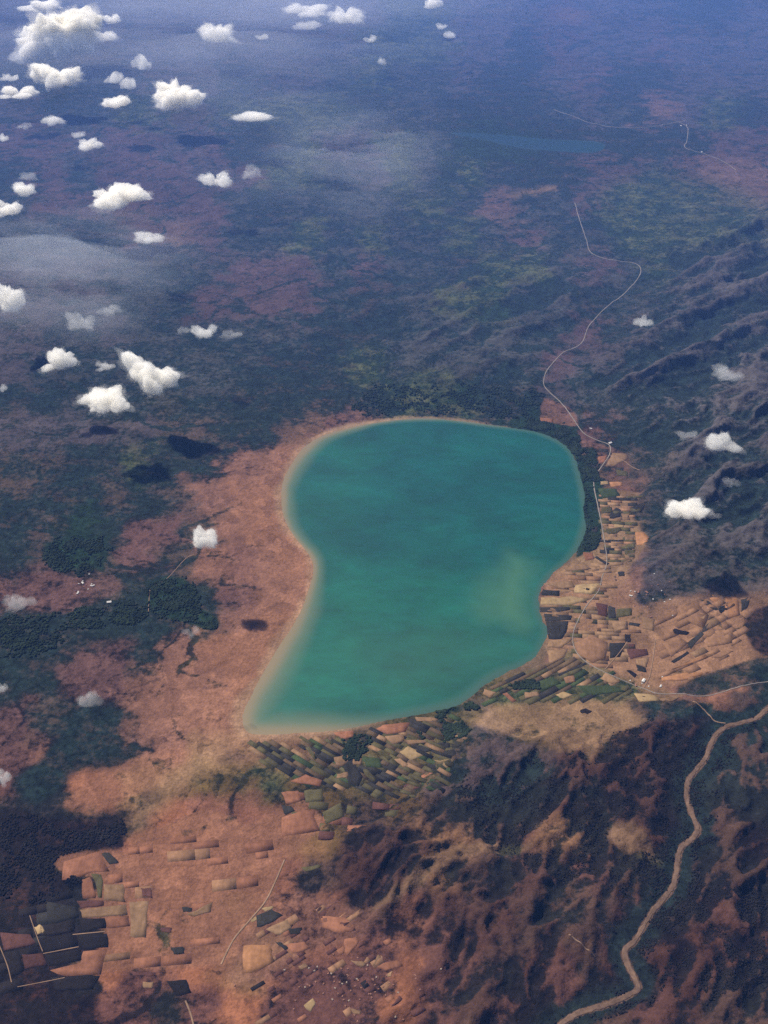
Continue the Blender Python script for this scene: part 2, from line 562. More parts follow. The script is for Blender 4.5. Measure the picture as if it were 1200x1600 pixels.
lay([(360,1530),(400,1440),(430,1400),(480,1400),(545,1420),(600,1425),(560,1470),(500,1480),(430,1530),(390,1545)], 'p', 50, 90, 0.6)
lay([(520,1350),(560,1310),(640,1305),(680,1330),(660,1370),(610,1410),(560,1415),(530,1400)], 'k', 120, 420, 0.75)
lay([(675,1345),(700,1330),(810,1325),(830,1340),(760,1348),(700,1370),(660,1400),(610,1425),(580,1430),(640,1390)], 't', 40, 60, 0.8)
lay([(945,1300),(985,1300),(1035,1350),(1020,1355),(960,1335)], 't', 40, 60, 0.8)
lay([(640,1430),(760,1380),(850,1340),(900,1345),(830,1420),(800,1500),(760,1600),(680,1600),(700,1480)], 'k', 80, 120, 0.55)
lay([(860,760),(915,760),(935,800),(945,830),(930,870),(900,880),(905,840),(912,800)], 'G', 25, 30, 0.9)
lay([(800,655),(850,655),(900,672),(910,700),(935,705),(930,745),(922,780),(930,790),(912,820),(905,790),(905,730),(880,690),(840,676),(800,668)], 'G', 25, 30, 1.0)
lay([(850,625),(890,640),(905,665),(890,668),(850,660),(842,655)], 'p', 30, 40, 0.8)
lay([(905,690),(935,695),(975,710),(985,740),(960,755),(935,745),(905,705)], 'p', 40, 40, 0.55)
lay([(945,770),(1000,775),(985,800),(1000,830),(1012,845),(1000,870),(975,905),(940,900),(900,905),(870,895),(905,870),(935,855),(940,820)], 't', 30, 40, 0.85)
lay([(848,935),(870,890),(920,875),(985,900),(965,925),(955,960),(1000,965),(1040,985),(1030,1010),(1005,1050),(980,1060),(920,1050),(870,1030),(850,1010),(856,985)], 't', 30, 40, 0.6)
lay([(1040,960),(1060,945),(1110,938),(1160,935),(1180,985),(1150,1010),(1180,1020),(1100,1060),(1030,1066),(1030,1030),(1040,1000)], 'x', 90, 320, 0.8)
lay([(850,940),(880,890),(980,905),(1000,955),(1060,945),(1170,935),(1230,945),(1160,1010),(1210,1020),(1100,1066),(1000,1075),(900,1050),(856,1010)], 'x', 90, 200, 0.65)
lay([(1160,965),(1200,950),(1250,960),(1250,1030),(1190,1025),(1165,1000)], 'k', 40, 60, 0.9)
lay([(1060,1075),(1160,1035),(1260,1030),(1260,1070),(1180,1078),(1080,1092)], 'd', 40, 60, 0.8)
lay([(860,1040),(910,1010),(960,1060),(1000,1075),(960,1095),(880,1090),(820,1075),(800,1060)], 'g', 50, 60, 0.6)
lay([(440,745),(410,760),(330,800),(300,880),(300,920),(390,930),(360,990),(270,1010),(230,1080),(215,1130),(300,1160),(345,1150),(385,1100),(440,1000),(480,930),(488,890),(470,850),(440,810)], 'r', 300, 300, 0.4)
lay([(235,910),(290,905),(310,950),(340,965),(335,985),(300,975),(235,955)], 'G', 40, 60, 0.9)
lay([(70,850),(165,840),(165,895),(140,905),(90,895)], 'G', 50, 80, 0.8)
lay([(0,960),(110,960),(180,940),(235,950),(230,990),(130,1000),(80,1010),(0,1060)], 'd', 80, 120, 0.8)
lay([(40,900),(150,890),(190,910),(180,930),(100,960),(30,950)], 'm', 60, 80, 0.7)
lay([(20,1230),(60,1190),(100,1150),(165,1130),(165,1180),(110,1215),(60,1255)], 'd', 60, 80, 0.9)  # dark ground; its lower end has cloud shade painted in
lay([(100,1255),(180,1200),(240,1175),(300,1170),(290,1240),(230,1240),(140,1280)], 'r', 60, 80, 0.6)
lay([(480,1150),(560,1145),(640,1135),(720,1110),(760,1105),(740,1140),(700,1190),(690,1230),(620,1240),(560,1250),(500,1210),(380,1180),(390,1155)], 'o', 60, 60, 0.7)
lay([(390,1150),(500,1150),(580,1140),(575,1180),(520,1190),(470,1190),(400,1190)], 'd', 40, 60, 0.5)
lay([(730,1190),(790,1160),(860,1190),(850,1220),(780,1260),(720,1240)], 'v', 60, 80, 0.7)
st = 1 - np.abs(perlin((X + WX * 700) / 2600, (Y + WY * 700) / 2600, 500)) * 2.2
st2 = 1 - np.abs(perlin((X + WX * 400) / 1100, (Y + WY * 400) / 1100, 520)) * 2.2
stream = np.clip(smooth(0.93, 0.985, st) + 0.7 * smooth(0.94, 0.985, st2), 0, 1) * (1 - hills_e) * (1 - hills_s) * smooth(150, 500, lake_d)
COVER[..., 3] = np.clip(COVER[..., 3] + stream * 0.30 * (1 + 1.5 * WY), 0, 0.98)
# bush fills the gullies, the crests are bare
low = 0.42 - (0.65 * spur + 0.35 * fine_e)
w = (hills_e * 0.8)[..., None]
COVER[...] = COVER * (1 - w) + np.array((*KIND['h'][0], 0.52, *DK, 0.0), np.float32) * w
COVER[..., 3] = np.clip(COVER[..., 3] + hills_e * low * 0.9 + hills_s * (0.40 - 0.5 * ridge_s - 0.5 * fine_s) * 1.5 + hills_n * (0.4 - spur) * 0.6, 0.02, 0.98)
lay([(390,1142),(350,1150),(300,1185),(235,1240),(205,1295),(222,1302),(290,1235),(345,1185),(400,1160)], 't', 160, 160, 0.75)
lay([(960,290),(1060,270),(1180,325),(1200,400),(1040,400),(960,345)], 'g', 900, 700, 0.8)
lay([(800,305),(850,290),(872,297),(860,304),(815,314)], 't', 260, 420, 0.55)
lay([(870,22),(915,18),(925,32),(880,40)], 'P', 600, 900, 0.9)
w = (hills_s * 0.45)[..., None]
COVER[..., :3] = COVER[..., :3] * (1 - w) + np.array((0.048, 0.024, 0.017), np.float32) * w
COVER[..., 3] -= hills_s * 0.04
# gallery scrub along the wadi
w = (smooth(260, 90, riv_d + 120 * WX) * 0.75)[..., None]
COVER[...] = COVER * (1 - w) + np.array((*KIND['k'][0], 0.97, *DK, 0.0), np.float32) * w
w = smooth(45, 25, riv_d)[..., None]
COVER[..., :4] = COVER[..., :4] * (1 - w) + np.array((0.10, 0.062, 0.042, 0.25), np.float32) * w
# beaches: broad pale sand on the west and north shores, a thin line elsewhere
west = smooth(620, 430, U) + smooth(700, 660, V) * 0.8 * smooth(860, 700, U)
west = np.clip(west, 0, 1)
bw = 20 + 125 * west
bw = bw * np.clip(1 + 1.3 * RAG, 0.3, 2.2)
w = (np.clip(smooth(bw, bw * 0.1, lake_d + 60 * WX), 0, 1) * (0.03 + 0.85 * west))[..., None]
COVER[..., :4] = COVER[..., :4] * (1 - w) + np.array((0.24, 0.165, 0.103, 0.02), np.float32) * w
w = (smooth(900, 100, lake_d + 250 * WX) * smooth(560, 470, U) * 0.45)[..., None]
COVER[..., :4] = COVER[..., :4] * (1 - w) + np.array((0.190, 0.092, 0.053, 0.12), np.float32) * w

nx, ny = len(GX), len(GY)
idx = np.arange(nx * ny).reshape(ny, nx)
quads = np.stack([idx[:-1, :-1], idx[:-1, 1:], idx[1:, 1:], idx[1:, :-1]], -1).reshape(-1, 4)
me = mesh_from('ground', np.stack([X, Y, Z], -1).reshape(-1, 3), quads, M_LAND, True)
def add_attr(me, name, data, kind='FLOAT'):
    a = me.attributes.new(name, kind, 'POINT')
    if kind == 'FLOAT':
        a.data.foreach_set('value', np.ascontiguousarray(data, np.float32).ravel())
    else:
        a.data.foreach_set('color', np.ascontiguousarray(np.concatenate([data, np.ones((len(data), 1))], 1), np.float32).ravel())
flat = COVER.reshape(-1, 8)
add_attr(me, 'soil', flat[:, :3], 'FLOAT_COLOR')
add_attr(me, 'scrub', flat[:, 3])
add_attr(me, 'veg', flat[:, 4:7], 'FLOAT_COLOR')
add_attr(me, 'parcel', flat[:, 7])
ground = link(bpy.data.objects.new('ground', me))
tag(ground, 'red and brown dry plain with dark scrub and hills around the lake', 'ground', kind='structure')

# ------------------------------------------------------------------ water
def water(name, outline, pad, step, label):
    xs = np.arange(outline[:, 0].min() - pad, outline[:, 0].max() + pad + step, step)
    ys = np.arange(outline[:, 1].min() - pad, outline[:, 1].max() + pad + step, step)
    x, y = np.meshgrid(xs, ys)
    d = signed(x, y, outline, 4000.0)
    keep = d < pad
    k = keep[:-1, :-1] & keep[1:, :-1] & keep[:-1, 1:] & keep[1:, 1:]
    idx = np.arange(x.size).reshape(x.shape)
    q = np.stack([idx[:-1, :-1], idx[:-1, 1:], idx[1:, 1:], idx[1:, :-1]], -1)[k]
    used = np.unique(q)
    remap = np.full(x.size, -1); remap[used] = np.arange(len(used))
    xf, yf, df = x.ravel()[used], y.ravel()[used], d.ravel()[used]
    me = mesh_from(name, np.stack([xf, yf, np.zeros(len(xf))], 1), remap[q], M_WATER, True)
    o = link(bpy.data.objects.new(name, me))
    tag(o, label, 'lake', kind='structure')
    return o, me, xf, yf, df

lake, lme, lx, ly, ld = water('lake', SHORE, 90.0, 45.0, 'wide turquoise lake with pale sandy western shore')
lu, lv = to_pixel(lx, ly)
wx = fbm(lx, ly, 1200, 4, 300)
westness = smooth(620, 450, lu)
south = smooth(950, 1120, lv) * 0.5
shelf = 190 + 430 * westness * (0.4 + 0.6 * smooth(880, 980, lv) + 0.5 * smooth(780, 720, lv)) + 160 * south
deep = np.clip(-(ld + 70 * wx) / shelf, 0, 1)
P = ground_line([(800,870),(822,880),(815,920),(812,960),(800,990),(770,980),(760,945),(778,905)], 3, True)
silt = smooth(420, -420, signed(lx + 420 * wx, ly + 300 * wx, P, 900.0)) * 0.85
P = ground_line([(560,1010),(680,980),(780,990),(840,990),(830,1020),(760,1050),(680,1080),(600,1080)], 3, True)
silt = np.maximum(silt, smooth(600, -500, signed(lx + 500 * wx, ly, P, 1500.0)) * 0.20)
P = ground_line([(470,820),(520,850),(510,900),(495,880)], 3, True)
add_attr(lme, 'deep', deep)
add_attr(lme, 'sandy', np.clip(smooth(640, 480, lu) + 0.7 * smooth(690, 665, lv) * smooth(840, 720, lu), 0, 1))
add_attr(lme, 'silt', silt)
add_attr(lme, 'green', np.clip(smooth(760, 1000, lv) * 0.55 + smooth(620, 520, lu) * 0.3 + 0.5 * wx, 0, 1))
far, fme, fx, fy, fd = water('reservoir', FAR_SHORE, 300.0, 100.0, 'long narrow blue water far beyond the turquoise lake')
add_attr(fme, 'deep', np.clip(-fd / 60, 0, 1)); add_attr(fme, 'sandy', np.zeros(len(fx))); add_attr(fme, 'silt', np.zeros(len(fx))); add_attr(fme, 'green', np.zeros(len(fx)))
fme.materials[0] = M_FAR

# ------------------------------------------------------------------ wadi and roads: ribbons draped on the land
def ribbon(name, line, width, lift, mat, label, cat, n_across=3, wobble=0.0, seed=1, step=25.0, parent=None, kind='structure'):
    seg = np.hypot(*np.diff(line, axis=0).T)
    s = np.concatenate([[0], np.cumsum(seg)])
    t = np.arange(0, s[-1], step)
    x, y = np.interp(t, s, line[:, 0]), np.interp(t, s, line[:, 1])
    tx, ty = np.gradient(x), np.gradient(y)
    L = np.hypot(tx, ty) + 1e-9
    nxn, nyn = -ty / L, tx / L
    wl = width * (1 + wobble * np.clip(fbm(t, t * 0 + seed, 210, 5, seed, 0.7) * 1.8, -0.7, 1.2))
    wr = width * (1 + wobble * np.clip(fbm(t, t * 0 + seed + 40, 210, 5, seed + 9, 0.7) * 1.8, -0.7, 1.2))
    Vt = []
    for k in range(n_across):
        f = k / (n_across - 1) * 2 - 1
        w = np.where(f < 0, wl, wr) * f / 2
        px, py = x + nxn * w, y + nyn * w
        Vt.append(np.stack([px, py, height(px, py) + lift], 1))
    Vt = np.array(Vt)
    n = len(t)
    # edges turned down into the ground
    e0, e1 = Vt[0].copy(), Vt[-1].copy()
    e0[:, 2] -= lift + 4; e1[:, 2] -= lift + 4
    Vt = np.concatenate([e0[None], Vt, e1[None]], 0)
    m = len(Vt)
    idx = np.arange(m * n).reshape(m, n)
    q = np.stack([idx[:-1, :-1], idx[:-1, 1:], idx[1:, 1:], idx[1:, :-1]], -1).reshape(-1, 4)
    o = link(bpy.data.objects.new(name, mesh_from(name, Vt.reshape(-1, 3), q, mat)), parent)
    tag(o, label, cat, kind=kind)
    return o

M_SAND = plain_material('wadi_sand', (0.108, 0.068, 0.047), 0.4, 45)
M_ROAD = plain_material('gravel_road', (0.18, 0.155, 0.135), 0.25, 80)
M_TRACK = plain_material('dirt_track', (0.20, 0.128, 0.083), 0.25, 60)
ribbon('river_bed', RIVER, 50.0, 3.0, M_SAND, 'winding sandy dry river bed between dark scrub hills', 'river bed', 5, 0.95, 3, 12.0)

ROADS = [
    ('road', [(898,318),(905,345),(915,375),(925,400),(960,410),(990,413),(1001,422),(995,440),(970,465),(945,485),(920,512),(908,540),(880,555),(860,575),(850,595),(852,610),(875,630),(895,655),(912,678),(935,690),(952,697),(952,712),(940,730),(930,745),(928,760),(934,790),(940,820),(945,850)], 17, M_ROAD, 'pale main road winding from the far plain past the hills to the lake', 'road'),
    ('road', [(945,850),(948,880),(940,905),(935,925),(915,950),(897,985),(896,1010),(908,1030),(930,1045),(955,1057),(985,1070),(1005,1078),(1025,1086),(1060,1089),(1085,1093),(1120,1088),(1160,1078),(1205,1066)], 12, M_ROAD, 'pale road curving through the tan fields east of the lake', 'road'),
    ('road', [(865,172),(890,182),(920,193),(960,200),(1000,201),(1035,197),(1060,192),(1080,188)], 21, M_ROAD, 'thin pale road above the narrow far water', 'road'),
    ('road', [(1060,192),(1074,200),(1073,222),(1070,232),(1092,240),(1125,252),(1150,268)], 20, M_ROAD, 'pale road crossing the dark valley at the end of the far water', 'road'),
    ('track', [(952,712),(975,722),(985,730),(1000,738)], 16, M_TRACK, 'short dirt track leaving the bend by the tan field', 'track'),
    ('track', [(1005,1078),(1015,1058),(1020,1030),(1024,1000)], 16, M_TRACK, 'dirt track running from the junction through red fields', 'track'),
    ('track', [(1080,1106),(1100,1115),(1115,1128),(1135,1132)], 18, M_TRACK, 'pale track ending at the bend of the river bed', 'track'),
    ('track', [(980,1005),(965,1025),(952,1040),(945,1048)], 14, M_TRACK, 'pale track beside the triangular dark field', 'track'),
    ('track', [(114,1462),(165,1457)], 13, M_TRACK, 'short pale track between two dark oblong fields', 'track'),
    ('track', [(68,1492),(124,1481)], 13, M_TRACK, 'pale track along the upper edge of the lowest dark oblong field', 'track'),
    ('track', [(0,1480),(12,1510),(19,1538)], 12, M_TRACK, 'pale track at the edge of the dark farmland', 'track'),
    ('track', [(47,1432),(60,1470),(68,1490)], 10, M_TRACK, 'faint track beside the small bright square field', 'track'),
    ('track', [(28,1544),(70,1536),(104,1529)], 10, M_TRACK, 'faint track along the foot of the dark farmland', 'track'),
    ('track', [(445,1345),(430,1380),(415,1410),(390,1440),(365,1470),(345,1510)], 22, M_TRACK, 'straight pale track across the bright red plain', 'track'),
    ('track', [(290,1565),(298,1585),(303,1605)], 22, M_TRACK, 'pale track in the dark gully by the red fields', 'track'),
    ('track', [(232,960),(234,930),(238,920),(262,905),(290,875),(305,868)], 12, M_TRACK, 'faint track past the dark grove on the western plain', 'track'),
    ('track', [(885,1480),(905,1492),(928,1505)], 14, M_TRACK, 'pale gully track running down the dark hill', 'track'),
]
for name, px, wd, mat, label, cat in ROADS:
    ribbon(name, ground_line(px, 5), wd * (1.0 if cat == 'road' else 0.75), 3.0, mat, label, cat, 3, 0.12, 5, 20.0)

# ------------------------------------------------------------------ field plots: pieces of the ground
PLOT_MAT = {
    'd': plain_material('dark_fallow', (0.024, 0.022, 0.019), 0.3, 50, 0.4),
    'k': plain_material('burnt_field', (0.014, 0.011, 0.01), 0.3, 50, 1.0),
    't': plain_material('tan_stubble', (0.1677, 0.1015, 0.0568), 0.3, 60, 0.4),
    'o': plain_material('olive_crop', (0.0602, 0.0516, 0.0241), 0.3, 50, 0.9),
    'g': plain_material('green_crop', (0.036, 0.05, 0.021), 0.3, 50, 0.2),
    'r': plain_material('red_ploughland', (0.1677, 0.074, 0.043), 0.3, 60, 0.7),
    'y': plain_material('pale_stubble', (0.2193, 0.1505, 0.0774), 0.3, 60, 0.1),
    'O': plain_material('bare_orange_earth', (0.2322, 0.1135, 0.055), 0.3, 60, 0.3),
    'x': plain_material('peach_stubble', (0.172, 0.094, 0.053), 0.3, 60, 0.5),
    'q': plain_material('brown_fallow', (0.078, 0.052, 0.030), 0.3, 50, 0.8),
    'm': plain_material('maroon_fallow', (0.0688, 0.031, 0.0249), 0.3, 50, 1.3),
}
PLOTS = [
 (820, 880, [
  ('d',[(90,130),(172,138),(170,165),(84,158)]),('d',[(72,217),(222,220),(222,236),(158,244),(74,243)]),('d',[(95,250),(232,262),(228,285),(100,285)]),
  ('d',[(104,288),(215,288),(205,345),(185,375),(118,376)]),('d',[(410,215),(445,225),(448,275),(415,280)]),('o',[(450,232),(525,228),(528,262),(452,275)]),
  ('m',[(350,200),(406,210),(408,272),(360,260)]),('d',[(515,296),(568,305),(563,320),(512,312)]),('k',[(492,355),(522,357),(522,395),(494,393)]),
  ('m',[(512,402),(540,405),(538,420),(514,417)]),('d',[(416,400),(495,398),(470,470),(418,475)]),('k',[(500,535),(515,532),(557,560),(540,572)]),
  ('k',[(725,335),(745,330),(815,348),(800,362),(740,355)]),('O',[(905,200),(955,190),(972,215),(950,232)]),('O',[(985,185),(1045,182),(1062,265),(972,295),(985,240)]),
  ('O',[(670,570),(800,545),(915,543),(800,585),(672,586)]),('O',[(700,540),(890,455),(900,470),(760,520)]),('x',[(680,400),(760,370),(805,400),(720,470)]),
  ('t',[(110,432),(215,425),(190,470),(120,500)]),('t',[(120,382),(240,372),(180,418),(110,416)]),('t',[(90,100),(230,90),(250,120),(180,130)]),
  ('y',[(80,170),(230,167),(320,185),(225,212),(78,205)]),('y',[(250,110),(380,105),(330,160),(240,150)]),('y',[(148,655),(190,640),(242,655),(190,675)]),
  ('t',[(0,640),(60,640),(75,660),(0,672)]),('t',[(370,575),(400,545),(470,590),(430,602)]),('x',[(190,570),(240,560),(250,590),(200,598)]),
  ('g',[(0,605),(140,565),(180,600),(90,632)]),('g',[(250,610),(440,610),(500,640),(320,660)]),('d',[(160,550),(300,495),(308,505),(170,562)]),
  ('d',[(860,205),(900,210),(960,245),(995,222),(1000,240),(965,262),(900,232)]),('d',[(1062,195),(1110,190),(1085,260),(1066,255)]),
  ('d',[(800,400),(850,360),(910,300),(920,310),(870,370),(815,430)]),('x',[(880,390),(930,340),(1025,335),(1020,400),(900,420)]),
  ('x',[(750,230),(840,212),(905,270),(880,330),(800,300),(740,280)]),('x',[(245,400),(330,360),(410,400),(395,480),(330,500),(260,450)]),
  ('t',[(430,300),(500,290),(500,330),(440,345)]),('t',[(575,270),(640,285),(635,340),(580,330)]),('m',[(500,430),(600,430),(610,460),(520,480)]),
  ('t',[(545,480),(610,470),(600,520),(550,505)]),('d',[(545,505),(595,520),(600,545),(555,535)]),('y',[(535,650),(640,660),(660,690),(560,700)]),
  ('t',[(660,680),(770,660),(790,675),(690,700)]),('k',[(268,735),(300,722),(332,738),(315,752),(280,752)]),('x',[(990,430),(1030,440),(960,475),(915,470)]),
  ('d',[(280,125),(320,130),(318,140),(285,136)]),('d',[(455,55),(490,60),(490,80),(460,78)]),('d',[(720,490),(800,440),(810,452),(735,500)]),
 ]),
 (820, 640, [
  ('t',[(432,218),(500,222),(512,245),(440,285),(398,282)]),('r',[(360,238),(406,228),(396,265),(365,268)]),('O',[(417,360),(480,362),(482,382),(422,386)]),
  ('y',[(372,358),(412,356),(412,372),(374,374)]),('d',[(445,290),(490,292),(482,306),(448,304)]),('o',[(376,485),(430,485),(432,510),(380,515)]),
  ('d',[(415,520),(450,488),(475,500),(468,512),(470,535),(420,540)]),('t',[(476,517),(515,520),(510,542),(478,540)]),('d',[(525,490),(560,480),(590,490),(575,515),(535,500)]),
  ('o',[(400,590),(470,585),(480,600),(440,620),(405,615)]),('d',[(415,645),(485,648),(485,656),(415,655)]),('O',[(540,612),(585,615),(610,650),(595,690),(550,680)]),
  ('y',[(325,628),(370,625),(372,645),(328,650)]),('d',[(330,580),(358,578),(360,606),(330,605)]),('d',[(340,730),(355,726),(418,768),(402,775)]),
  ('r',[(285,705),(335,708),(345,740),(300,748)]),('t',[(230,760),(300,765),(330,790),(200,800)]),('o',[(490,700),(545,705),(540,725),(492,722)]),
  ('o',[(490,680),(540,660),(545,690),(500,696)]),('t',[(490,730),(540,732),(536,755),(495,750)]),('y',[(440,570),(490,575),(488,586),(440,582)]),
  ('t',[(495,632),(538,630),(536,655),(495,652)]),('g',[(360,390),(450,395),(470,430),(380,440)]),('o',[(450,300),(505,310),(510,335),(455,330)]),
  ('r',[(70,45),(140,52),(135,72),(80,68)]),('d',[(365,195),(410,200),(410,215),(370,212)]),('d',[(630,345),(680,350),(685,365),(625,385)]),
 ]),
 (440, 1050, [
  ('y',[(580,400),(625,370),(715,410),(640,445)]),('y',[(745,440),(790,425),(860,450),(815,492)]),('r',[(465,280),(500,262),(590,250),(635,250),(610,300),(520,310)]),
  ('t',[(510,320),(600,308),(605,345),(550,360)]),('r',[(255,300),(350,288),(360,320),(300,335)]),('o',[(470,395),(500,388),(550,430),(525,442)]),
  ('t',[(557,437),(585,430),(630,470),(600,480)]),('d',[(770,400),(850,400),(860,435),(800,425)]),('d',[(710,470),(740,465),(800,510),(770,515)]),
  ('d',[(640,365),(690,368),(740,395),(700,402)]),('r',[(675,525),(730,500),(748,515),(690,543)]),('t',[(612,340),(750,340),(755,352),(620,360)]),
  ('g',[(690,560),(760,550),(800,600),(720,610)]),('o',[(115,375),(140,370),(180,430),(165,440)]),('t',[(260,425),(330,410),(340,440),(300,470),(265,465)]),
  ('t',[(270,510),(325,500),(328,525),(275,530)]),('r',[(40,545),(120,510),(200,540),(190,572)]),('d',[(0,660),(50,670),(66,690),(20,712)]),
  ('r',[(0,725),(110,685),(165,690),(160,720),(190,790),(0,815)]),('o',[(400,490),(425,485),(470,540),(450,550)]),('t',[(660,224),(780,227),(760,245),(665,243)]),
  ('t',[(1000,85),(1060,100),(1030,130),(995,110)]),('r',[(1090,110),(1110,105),(1160,145),(1140,155)]),('d',[(762,357),(828,355),(830,380),(772,378)]),
  ('d',[(835,360),(890,360),(880,390),(840,385)]),('o',[(560,570),(600,590),(680,650),(640,640)]),('g',[(400,420),(480,430),(500,480),(420,475)]),
  ('d',[(300,450),(350,440),(400,520),(380,570),(330,560)]),('r',[(0,600),(80,590),(100,640),(20,655)]),('o',[(110,590),(200,580),(210,640),(120,650)]),
  ('o',[(200,700),(290,650),(310,720),(220,760)]),('t',[(350,430),(395,430),(390,465),(352,462)]),('m',[(600,570),(670,545),(690,590),(620,600)]),
 ]),
 (0, 1300, [
  ('k',[(395,432),(520,428),(525,480),(400,500)]),('k',[(378,514),(528,505),(535,572),(400,585)]),('k',[(225,612),(400,580),(405,640),(245,668)]),
  ('t',[(395,388),(625,360),(630,412),(405,430)]),('m',[(380,345),(512,342),(512,368),(400,380)]),('t',[(512,265),(610,262),(622,350),(514,340)]),
  ('t',[(640,350),(735,345),(720,525),(645,520)]),('r',[(530,425),(635,418),(640,470),(530,480)]),('o',[(450,212),(500,217),(510,245),(503,330),(484,325),(475,250)]),
  ('d',[(500,110),(540,105),(590,155),(545,165)]),('r',[(315,150),(495,98),(540,200),(440,205),(400,228),(305,243)]),('m',[(695,280),(745,278),(755,330),(705,325)]),
  ('r',[(250,690),(400,652),(412,592),(532,582),(500,708),(330,718)]),('y',[(172,475),(205,462),(225,500),(185,512)]),('k',[(190,530),(365,502),(385,566),(215,602)]),
  ('m',[(110,610),(212,604),(235,665),(125,680)]),('k',[(250,724),(495,714),(460,780),(270,790)]),('m',[(795,475),(850,480),(850,500),(795,498)]),
  ('d',[(840,575),(905,570),(912,605),(860,610)]),('k',[(820,740),(920,735),(945,800),(870,815)]),('t',[(705,745),(760,745),(755,775),(710,775)]),
  ('d',[(225,350),(370,372),(392,425),(240,470)]),('k',[(200,470),(355,440),(370,495),(205,520)]),('k',[(20,600),(100,590),(120,690),(50,730)]),
  ('m',[(0,500),(150,510),(180,560),(20,590)]),('r',[(405,240),(445,225),(470,300),(475,330),(410,335)]),('t',[(920,410),(1050,350),(1040,400),(960,420)]),
  ('m',[(640,690),(770,700),(760,718),(660,715)]),('d',[(900,375),(950,380),(945,400),(905,400)]),
 ]),
 (380, 1340, [
  ('y',[(300,735),(345,700),(360,730),(335,770)]),('y',[(95,255),(145,245),(150,258),(105,270)]),('y',[(35,310),(70,295),(75,310),(45,325)]),
  ('t',[(535,750),(580,765),(575,785),(540,775)]),('t',[(110,360),(220,310),(240,350),(180,390)]),('r',[(500,410),(560,400),(570,430),(520,490),(500,480)]),
  ('t',[(640,540),(665,490),(680,500),(655,545)]),('t',[(705,590),(735,572),(730,600),(710,600)]),('t',[(530,515),(600,525),(605,545),(570,545)]),
  ('d',[(65,290),(140,260),(200,290),(130,330),(70,350)]),('o',[(285,55),(370,50),(390,65),(310,80)]),('O',[(0,440),(130,430),(155,520),(60,565),(0,575)]),
  ('d',[(160,420),(190,425),(225,450),(205,465)]),('r',[(200,440),(300,420),(330,450),(250,480)]),('r',[(380,300),(500,310),(560,370),(480,385),(390,350)]),
  ('d',[(225,355),(290,350),(285,380),(235,385)]),('r',[(640,540),(760,520),(790,550),(700,570)]),('t',[(270,540),(310,525),(320,545),(285,560)]),
 ]),
]

def plot_mesh(pts_px):
    c = np.array(pts_px)
    x, y = at(c[:, 0], c[:, 1])
    P = np.stack([x, y], 1)
    # rough the outline a little, then fill as a fan of rings draped on the land
    out = []
    for i in range(len(P)):
        a_, b_ = P[i], P[(i + 1) % len(P)]
        n = 2 if len(P) > 5 else 3
        for k in range(n):
            q = a_ + (b_ - a_) * k / n
            out.append(q + (rng.normal(0, 5.0, 2) if k else rng.normal(0, 3.0, 2)))
    O = np.array(out)
    cen = O.mean(0)
    n = len(O)
    rings = [cen[None]] + [cen + (O - cen) * f for f in (0.5, 1.0)]
    xy = np.concatenate(rings)
    z = height(xy[:, 0], xy[:, 1])
    top = np.concatenate([xy, (z + 1.8)[:, None]], 1)
    skirt = np.concatenate([O, (height(O[:, 0], O[:, 1]) - 6)[:, None]], 1)
    Vv = np.concatenate([top, skirt])
    i = np.arange(n); j = (i + 1) % n
    tri = np.stack([np.zeros(n, int), 1 + i, 1 + j], 1)
    q1 = np.stack([1 + i, 1 + n + i, 1 + n + j, 1 + j], 1)
    q2 = np.stack([1 + n + i, 1 + 2 * n + i, 1 + 2 * n + j, 1 + n + j], 1)
    return Vv, [tri, np.concatenate([q1, q2])]

def fix_normals(me):
    bm = bmesh.new(); bm.from_mesh(me)
    bmesh.ops.recalc_face_normals(bm, faces=bm.faces)
    if bm.faces and sum(f.normal.z * f.calc_area() for f in bm.faces) < 0:
        bmesh.ops.reverse_faces(bm, faces=bm.faces)
    bm.to_mesh(me); bm.free()

for ox, oy, plots in PLOTS:
    for kind, pts in plots:
        Vv, Fv = plot_mesh(zoomed(ox, oy, pts))
        me = mesh_from('field_plot', Vv, Fv, PLOT_MAT[kind])
        fix_normals(me)
        link(bpy.data.objects.new('field_plot', me), ground)

# the patchwork of small fields between the large ones
def patchwork(px, ax, sizes, palette, keep, seed):
    R = np.random.default_rng(seed)
    P = ground_line(px, 1, True)
    (ua, va), (ub, vb) = ax
    x_, y_ = at([ua, ub], [va, vb])
    th = math.atan2(y_[1] - y_[0], x_[1] - x_[0])
    c_, s_ = math.cos(th), math.sin(th)
    Lx, Ly = P[:, 0] * c_ + P[:, 1] * s_, -P[:, 0] * s_ + P[:, 1] * c_
    out = []
    b = Ly.min()
    while b < Ly.max():
        hb = R.uniform(*sizes[1])
        a_ = Lx.min() + R.uniform(-100, 0)
        while a_ < Lx.max():
            wa = R.uniform(*sizes[0])
            if R.random() < keep:
                g = 0.0
                q = np.array([(a_ + g, b + g), (a_ + wa - g, b + g), (a_ + wa - g, b + hb - g), (a_ + g, b + hb - g)])
                q = q + 22 * np.stack([np.sin(q[:, 1] / 340.0), np.sin(q[:, 0] / 390.0)], 1)
                w_ = np.stack([q[:, 0] * c_ - q[:, 1] * s_, q[:, 0] * s_ + q[:, 1] * c_], 1)
                m_ = w_.mean(0)
                if inside(m_[0:1], m_[1:2], P)[0] and height(w_[:, 0], w_[:, 1]).min() > 0.9:
                    out.append((R.choice(list(palette)), w_))
            a_ += wa
        b += hb
    return out

